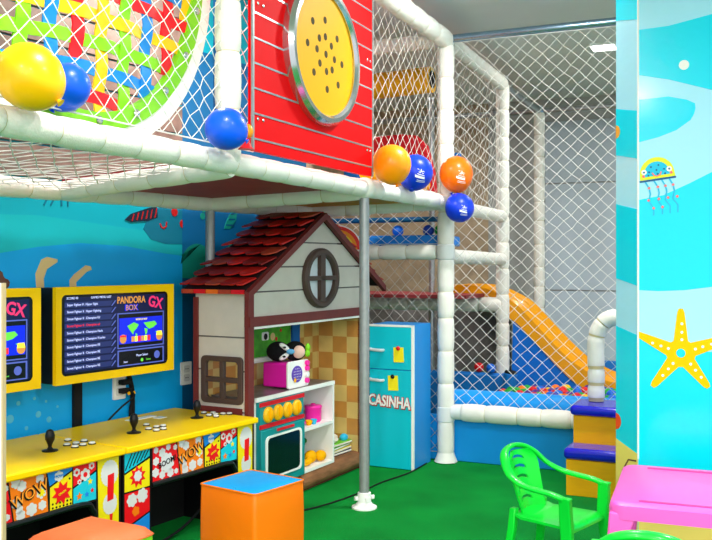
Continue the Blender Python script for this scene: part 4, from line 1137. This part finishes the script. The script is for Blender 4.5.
# fruit and leaves on the bottom shelf
t = tthing('toy_lettuce', 'dark green toy lettuce leaves piled on the bottom shelf', 'toy vegetable', .60, .16, S0)
q = MB()
for k in range(10):
    a = k * .7; q.sph(mat('leaf_green', '#12702c', .6), (.06 * math.cos(a), .03 * math.sin(a), .03 + .011 * k), (.05, .035, .014), Matrix.Rotation(a, 3, 'Z') @ Matrix.Rotation(.5, 3, 'X'), 12, 8)
q.build('leaves', t)
for x, y, l, sx in ((.56, .05, 'yellow toy banana at the front left of the bottom shelf', 1.8), (.665, .075, 'yellow toy mango in the middle of the bottom shelf', 1.3), (.738, .055, 'round yellow toy lemon at the right of the bottom shelf', 1.05)):
    t = tthing('toy_fruit', l, 'toy fruit', x, y, S0)
    q = MB()
    if sx > 1.5: q.tube(yel, smooth([(-.06, 0, .026), (-.035, 0, .019), (0, .006, .0185), (.035, 0, .021), (.06, -.004, .03)], 5), [.006] + [.018] * 19 + [.006], 10)
    else: q.sph(yel, (0, 0, .034 if sx > 1.2 else .029), (.034 * sx, .032, .034 if sx > 1.2 else .029)); q.sph(yel, (.034 * sx, 0, .03), (.01, .008, .008), nu=10, nv=6)
    q.build('fruit_body', t)
# microwave: magenta side towards the arcade desks, white front towards the room
mw = tthing('toy_microwave', 'magenta and white toy microwave on the counter', 'microwave', .385, .045, KT + .0005)
q = MB(); q.b2(magenta, (0, .0, .006), (.185, .15, .132)); q.build('case', mw, bevel=.008)
q = MB(); q.prism(white, rrect(-.006, 0.0, .192, .140, .014), FM(), .014); q.build('front_panel', mw, bevel=.003)
q = MB(); q.prism(purple, circ(.072, .072, .043, 24, 1.15), FM(0, -.014, 0), .004)
for a in range(5):
    for c in range(5):
        if (a - 2) ** 2 + (c - 2) ** 2 < 7: q.prism(white, circ(.042 + a * .015, .044 + c * .014, .0024, 8), FM(0, -.018, 0), .001)
q.prism(yel, blob(.05, .042, .012, 5), FM(0, -.018, 0), .0015); q.build('door_window', mw)
for z in (.030, .062, .094, .122):
    q = MB(); q.cyl(hotpink if z != .062 else white, (.165, -.014, z), (.165, -.028, z), .014, seg=12); q.build('dial', mw)
# plush lying on the microwave, its face to the room
pl = tthing('plush_toy', 'black plush toy with white eyes and a lime bow lying on the toy microwave', 'plush toy', .49, .115, KT + .133, R(-48))
fur = mat('black_fur', '#0b0a0e', .95, bump=.5, bscale=120)
q = MB(); q.sph(fur, (-.045, 0, .052), (.062, .055, .052)); q.sph(fur, (.045, .0, .052), (.060, .052, .052)); q.build('body', pl, sharp=80)
q = MB(); q.sph(white, (-.018, -.043, .078), (.032, .016, .014), Matrix.Rotation(R(35), 3, 'Y')); q.sph(white, (-.020, -.045, .028), (.030, .016, .014), Matrix.Rotation(R(-32), 3, 'Y')); q.sph(mat('plush_skin', '#e0b8a8', .8), (.058, -.040, .05), (.034, .022, .034)); q.build('face_patch', pl)
q = MB(); q.sph(blackm, (-.02, -.058, .077), (.009, .004, .006), nu=10, nv=6); q.build('eye', pl); q = MB(); q.sph(blackm, (-.022, -.060, .029), (.009, .004, .006), nu=10, nv=6); q.build('eye', pl)
q = MB(); q.sph(mat('beak_blue', '#5ea8d8', .6), (.012, -.055, .054), (.022, .016, .014)); q.build('beak', pl)
q = MB(); q.sph(lime, (.108, -.03, .072), (.014, .012, .022)); q.sph(lime, (.106, -.032, .042), (.014, .012, .02)); q.build('bow', pl)
# stack of cloth books on the log base
cols = [mat('book_cream', '#ece2d4', .6), mat('book_green', '#3a9a2a', .6), mat('book_navy', '#1c2a60', .6), mat('book_yellow', '#e8d020', .6), mat('book_lime', '#70c030', .6)]
lab = ['dark blue soft book at the bottom of the small stack on the log', 'yellow soft book second from bottom of the small stack', 'green soft book in the middle of the small stack', 'lime soft book second from top of the small stack', 'cream crumpled cloth on top of the small stack of soft books']
for k, (ci, l) in enumerate(zip((2, 3, 1, 4, 0), lab)):
    t = tthing('soft_book', l, 'book' if k < 4 else 'cloth', .95 + .008 * (k % 2), .15, .1005 + k * .0165, R(3 * (k % 3) - 3))
    if k == 4: t.name = 'folded_cloth'
    q = MB()
    if k < 4: q.b2(cols[ci], (-.14, -.09, 0), (.14, .12, .0155)); q.b2(cols[0], (-.136, -.093, .003), (.136, -.089, .0125)); q.build('cover', t, bevel=.004)
    else:
        for a, bq, r, m in ((-.07, 0, .06, cols[0]), (.0, -.02, .07, cols[0]), (.07, .01, .055, cols[0]), (.11, -.06, .03, mat('sky', '#2ab4e0', .4)), (-.09, -.05, .03, mat('plush_skin', '#e0b8a8', .8))): q.sph(m, (a, bq, .014), (r, r * .8, .022), nu=14, nv=8)
        q.build('cloth', t)
# rainbow sign behind the roof
rb = thing('rainbow_sign', 'rainbow sign rising behind the right slope of the playhouse roof', 'sign', (-2.327, 4.95, 1.275), R(22))
q = MB(); q.prism(white, circ(0, .0, .15, 24, 1.0, 0, PI) + [(-.15, -.09), (.15, -.09)], FM(), .012); q.build('board', rb)
q = MB()
for k, c in enumerate(('#e8302a', '#f59a1c', '#f5dc28', '#3fae3c', '#1f8fd8')):
    r1 = .142 - k * .021; r0 = r1 - .021
    q.prism(mat('rainbow_%d' % k, c, .5), circ(0, 0, r1, 24, 1, 0, PI) + circ(0, 0, r0, 24, 1, 0, PI)[::-1], FM(0, -.012, 0), .002)
q.build('rainbow_print', rb)
for x in (-.1, .1):
    q = MB(); q.cyl(steel, (x, .008, -1.275), (x, .008, -.05), .008, seg=8); q.build('stand_rod', rb)

# ------------------------------------------------------------------ toy refrigerator
FX, FROT = -2.082, R(-2)
fg = thing('toy_refrigerator', 'turquoise toy refrigerator with white edge and lettering', 'refrigerator', (FX, 4.862, 0), FROT)
FW, FD, FH = .284, .27, .835
q = MB(); q.b2(bluep, (0, .012, 0), (FW, FD, FH)); q.build('body', fg, bevel=.004)
q = MB(); q.b2(cyan, (.004, 0, .004), (FW - .014, .012, .572)); ld_ = q.build('lower_door', fg, bevel=.002)
q = MB(); q.b2(cyan, (.004, 0, .577), (FW - .014, .012, FH - .012)); ud_ = q.build('upper_door', fg, bevel=.002)
q = MB(); q.b2(white, (FW - .014, -.001, .0), (FW, .014, FH)); q.b2(white, (.0, -.001, FH - .011), (FW, .014, FH)); q.build('white_edging', fg)
hand = mat('handle_silver', '#d9dde0', .3, .2)
for dd, z in ((ud_, .690), (ld_, .515)):
    q = MB(); q.tube(hand, smooth([(.012, 0, z), (.014, -.02, z), (.030, -.028, z), (.075, -.028, z - .003), (.092, -.018, z - .004), (.094, 0, z - .004)], 5), .009, 8); q.build('handle', dd)
note = mat('note_yellow', '#ffe81c', .6)
for x, z, pc, l in ((.190, .665, redm, 'yellow sticky note with red pin on the upper refrigerator door'), (.155, .50, black, 'yellow sticky note with black pin on the lower refrigerator door')):
    p_ = Vector((FX, 4.862, 0)) + Matrix.Rotation(FROT, 3, 'Z') @ Vector((x, -.0008, z))
    t = thing('sticky_note', l, 'note', p_, FROT)
    q = MB(); q.prism(note, [(-.030, -.046), (.034, -.044), (.030, .042), (-.032, .040)], FM(), .002); q.build('paper', t)
    q = MB(); q.sph(pc, (0, -.008, .036), (.013, .008, .013), nu=12, nv=8); q.build('pin', t)
q = MB()
lm = Matrix.Translation((.133, -.0005, .385)) @ Matrix.Rotation(R(3), 4, 'Y') @ Matrix.Rotation(R(90), 4, 'X')
q.text(mat('letter_red', '#b8141c', .5), 'CASINHA', .086, lm, .004, .72, bold=.0065)
q.text(white, 'CASINHA', .086, lm @ Matrix.Translation((-.001, .002, .004)), .003, .72, bold=.0022)
q.build('lettering', fg)

# cable on the turf by the refrigerator
q = MB(); q.tube(blackm, smooth([(-2.05, 3.75, .006), (-1.95, 3.95, .006), (-1.88, 4.25, .006), (-1.86, 4.5, .006), (-1.80, 4.78, .006), (-1.79, 5.05, .006)], 6), .004, 6)
tag(q.build('floor_cable'), 'thin black cable across the turf past the steel pole to the refrigerator', 'cable')

# ------------------------------------------------------------------ children's chairs and table
def make_chair(name, label, loc, rot):
    t = thing(name, label, 'chair', loc, rot, "green plastic children's armchairs")
    t.scale = (.85, .85, .85)
    # seat: dished slab
    q = MB(); N = 12; g = []; i = q.mi(green)
    for lay in (0, 1):
        gg = []
        for a in range(N + 1):
            row = []
            for c in range(N + 1):
                u = -1 + 2 * a / N; v = -1 + 2 * c / N
                wd = .165 - .02 * (v + 1) / 2
                z = .27 - .012 * (1 - u * u) * (1 - v * v) - (.018 if v < -.9 else 0) + .008 * (v > .8)
                row.append(q.bm.verts.new((u * wd, .15 * v, z - (.012 if lay else 0))))
            gg.append(row)
        g.append(gg)
    for a in range(N):
        for c in range(N):
            q.bm.faces.new((g[0][a][c], g[0][a + 1][c], g[0][a + 1][c + 1], g[0][a][c + 1])).material_index = i
            q.bm.faces.new((g[1][a][c + 1], g[1][a + 1][c + 1], g[1][a + 1][c], g[1][a][c])).material_index = i
    edge = [(a, 0) for a in range(N)] + [(N, c) for c in range(N)] + [(a, N) for a in range(N, 0, -1)] + [(0, c) for c in range(N, 0, -1)]
    for k in range(len(edge)):
        a, b_ = edge[k], edge[(k + 1) % len(edge)]
        q.bm.faces.new((g[0][b_[0]][b_[1]], g[0][a[0]][a[1]], g[1][a[0]][a[1]], g[1][b_[0]][b_[1]])).material_index = i
    q.build('seat', t, sharp=60)
    # backrest splat with crescent slots
    q = MB(); i = q.mi(green); NX, NZ = 36, 76
    holes = set()
    for a in range(NX):
        for c in range(NZ):
            x = (-1 + 2 * (a + .5) / NX) * .125; z = (c + .5) / NZ
            for zc in (.17, .34, .51, .68, .84):
                if (x / .058) ** 2 + ((z - zc) / .085) ** 2 < 1 and (x / .064) ** 2 + ((z - zc + .075) / .105) ** 2 > 1 and z > zc - .02: holes.add((a, c))
    vg = {}
    for lay in (0, 1):
        for a in range(NX + 1):
            for c in range(NZ + 1):
                u = -1 + 2 * a / NX; v = c / NZ
                wd = .10 + .035 * v if v < .75 else .126 - .05 * ((v - .75) / .25) ** 2
                y = .145 + .075 * v - .035 * u * u; z = .265 + .265 * v
                vg[(lay, a, c)] = q.bm.verts.new((u * wd, y + (.009 if lay else 0), z))
    solid = lambda a, c: 0 <= a < NX and 0 <= c < NZ and (a, c) not in holes
    for a in range(NX):
        for c in range(NZ):
            if not solid(a, c): continue
            q.bm.faces.new([vg[(0, *k)] for k in ((a, c), (a + 1, c), (a + 1, c + 1), (a, c + 1))]).material_index = i
            q.bm.faces.new([vg[(1, *k)] for k in ((a, c + 1), (a + 1, c + 1), (a + 1, c), (a, c))]).material_index = i
            for (da, dc, k0, k1) in ((-1, 0, (a, c + 1), (a, c)), (1, 0, (a + 1, c), (a + 1, c + 1)), (0, -1, (a, c), (a + 1, c)), (0, 1, (a + 1, c + 1), (a, c + 1))):
                if not solid(a + da, c + dc):
                    q.bm.faces.new([vg[(0, *k1)], vg[(0, *k0)], vg[(1, *k0)], vg[(1, *k1)]]).material_index = i
    q.build('backrest', t, sharp=50)
    # one rim: arms sweeping up into the top of the back
    half = [(.188, -.135, .395), (.190, -.08, .408), (.190, 0, .415), (.186, .07, .425), (.168, .14, .455), (.135, .19, .505), (.08, .222, .538), (0, .232, .55)]
    pts = smooth(half + [(-x, y, z) for x, y, z in half[-2::-1]], 6)
    q = MB(); q.tube(green, pts, .021, 12, flat=.55, up=(0, .35, 1)); q.build('arm_rim', t, sharp=60)
    for sx in (-1, 1):
        # front leg runs up into the arm; rear leg splays back
        q = MB(); rings = []
        for x, y, z, wx, wy in ((.188, -.140, .405, .017, .030), (.186, -.140, .39, .016, .026), (.176, -.142, .28, .017, .028), (.180, -.150, .14, .015, .023), (.188, -.160, 0, .014, .019)):
            rings.append([(sx * x + px * wx, y + py * wy, z) for px, py in ((-1, -1), (1, -1), (1, 1), (-1, 1))])
        q.rings(green, rings[::-1]); q.build('leg', t, bevel=.006)
        q = MB(); rings = []
        for x, y, z, wx, wy in ((.128, .145, .30, .018, .016), (.135, .152, .2, .017, .018), (.155, .185, 0, .014, .016)):
            rings.append([(sx * x + px * wx, y + py * wy, z) for px, py in ((-1, -1), (1, -1), (1, 1), (-1, 1))])
        q.rings(green, rings[::-1]); q.build('leg', t, bevel=.006)
    return t
ch = make_chair('kids_armchair', "green plastic child's armchair in front of the yellow steps", (-.703, 3.48, 0), R(73))
dup(ch, (-.285, 2.715, 0), R(184), "green plastic child's armchair at the near side of the pink table")

tb = thing('kids_table', "pink plastic child's table in front of the mural pillar", 'table', (-.430, 2.92, 0), R(3))
TW, TD, TZ = .62, .60, .44
q = MB(); ol = rrect(0, 0, TW, TD, .05, 6); ol2 = rrect(.012, .012, TW - .012, TD - .012, .045, 6)
q.rings(pink, [[(x, y, TZ - .05) for x, y in ol], [(x, y, TZ - .02) for x, y in ol], [(x + (.004 if x < TW / 2 else -.004), y, TZ - .006) for x, y in ol], [(x, y, TZ) for x, y in ol2]]); q.build('table_top', tb, sharp=50)
for y0 in (.055, TD - .055):
    q = MB(); q.prism(pinkd, rrect(.09, y0 - .009, TW - .09, y0 + .009, .008, 3), Matrix.Identity(4), .0015, TZ); q.build('groove', tb)
for x, y in ((0, 0), (1, 0), (0, 1), (1, 1)):
    q = MB(); sx = 1 if x == 0 else -1; sy = 1 if y == 0 else -1; ox = x * TW; oy = y * TD
    rings = []
    for z, o_, w_ in ((TZ - .03, .004, .085), (TZ - .08, 0, .07), (.2, -.012, .06), (0, -.02, .052)):
        a0, a1 = ox + sx * o_, ox + sx * (o_ + w_); b0, b1 = oy + sy * o_, oy + sy * (o_ + w_)
        th = .018
        ringp = [(a0, b0), (a1, b0), (a1, b0 + sy * th), (a0 + sx * th, b0 + sy * th), (a0 + sx * th, b1), (a0, b1)]
        if sx * sy < 0: ringp = ringp[::-1]
        rings.append([(px, py, z) for px, py in ringp])
    q.rings(pink, rings[::-1]); q.build('leg', tb, bevel=.006)
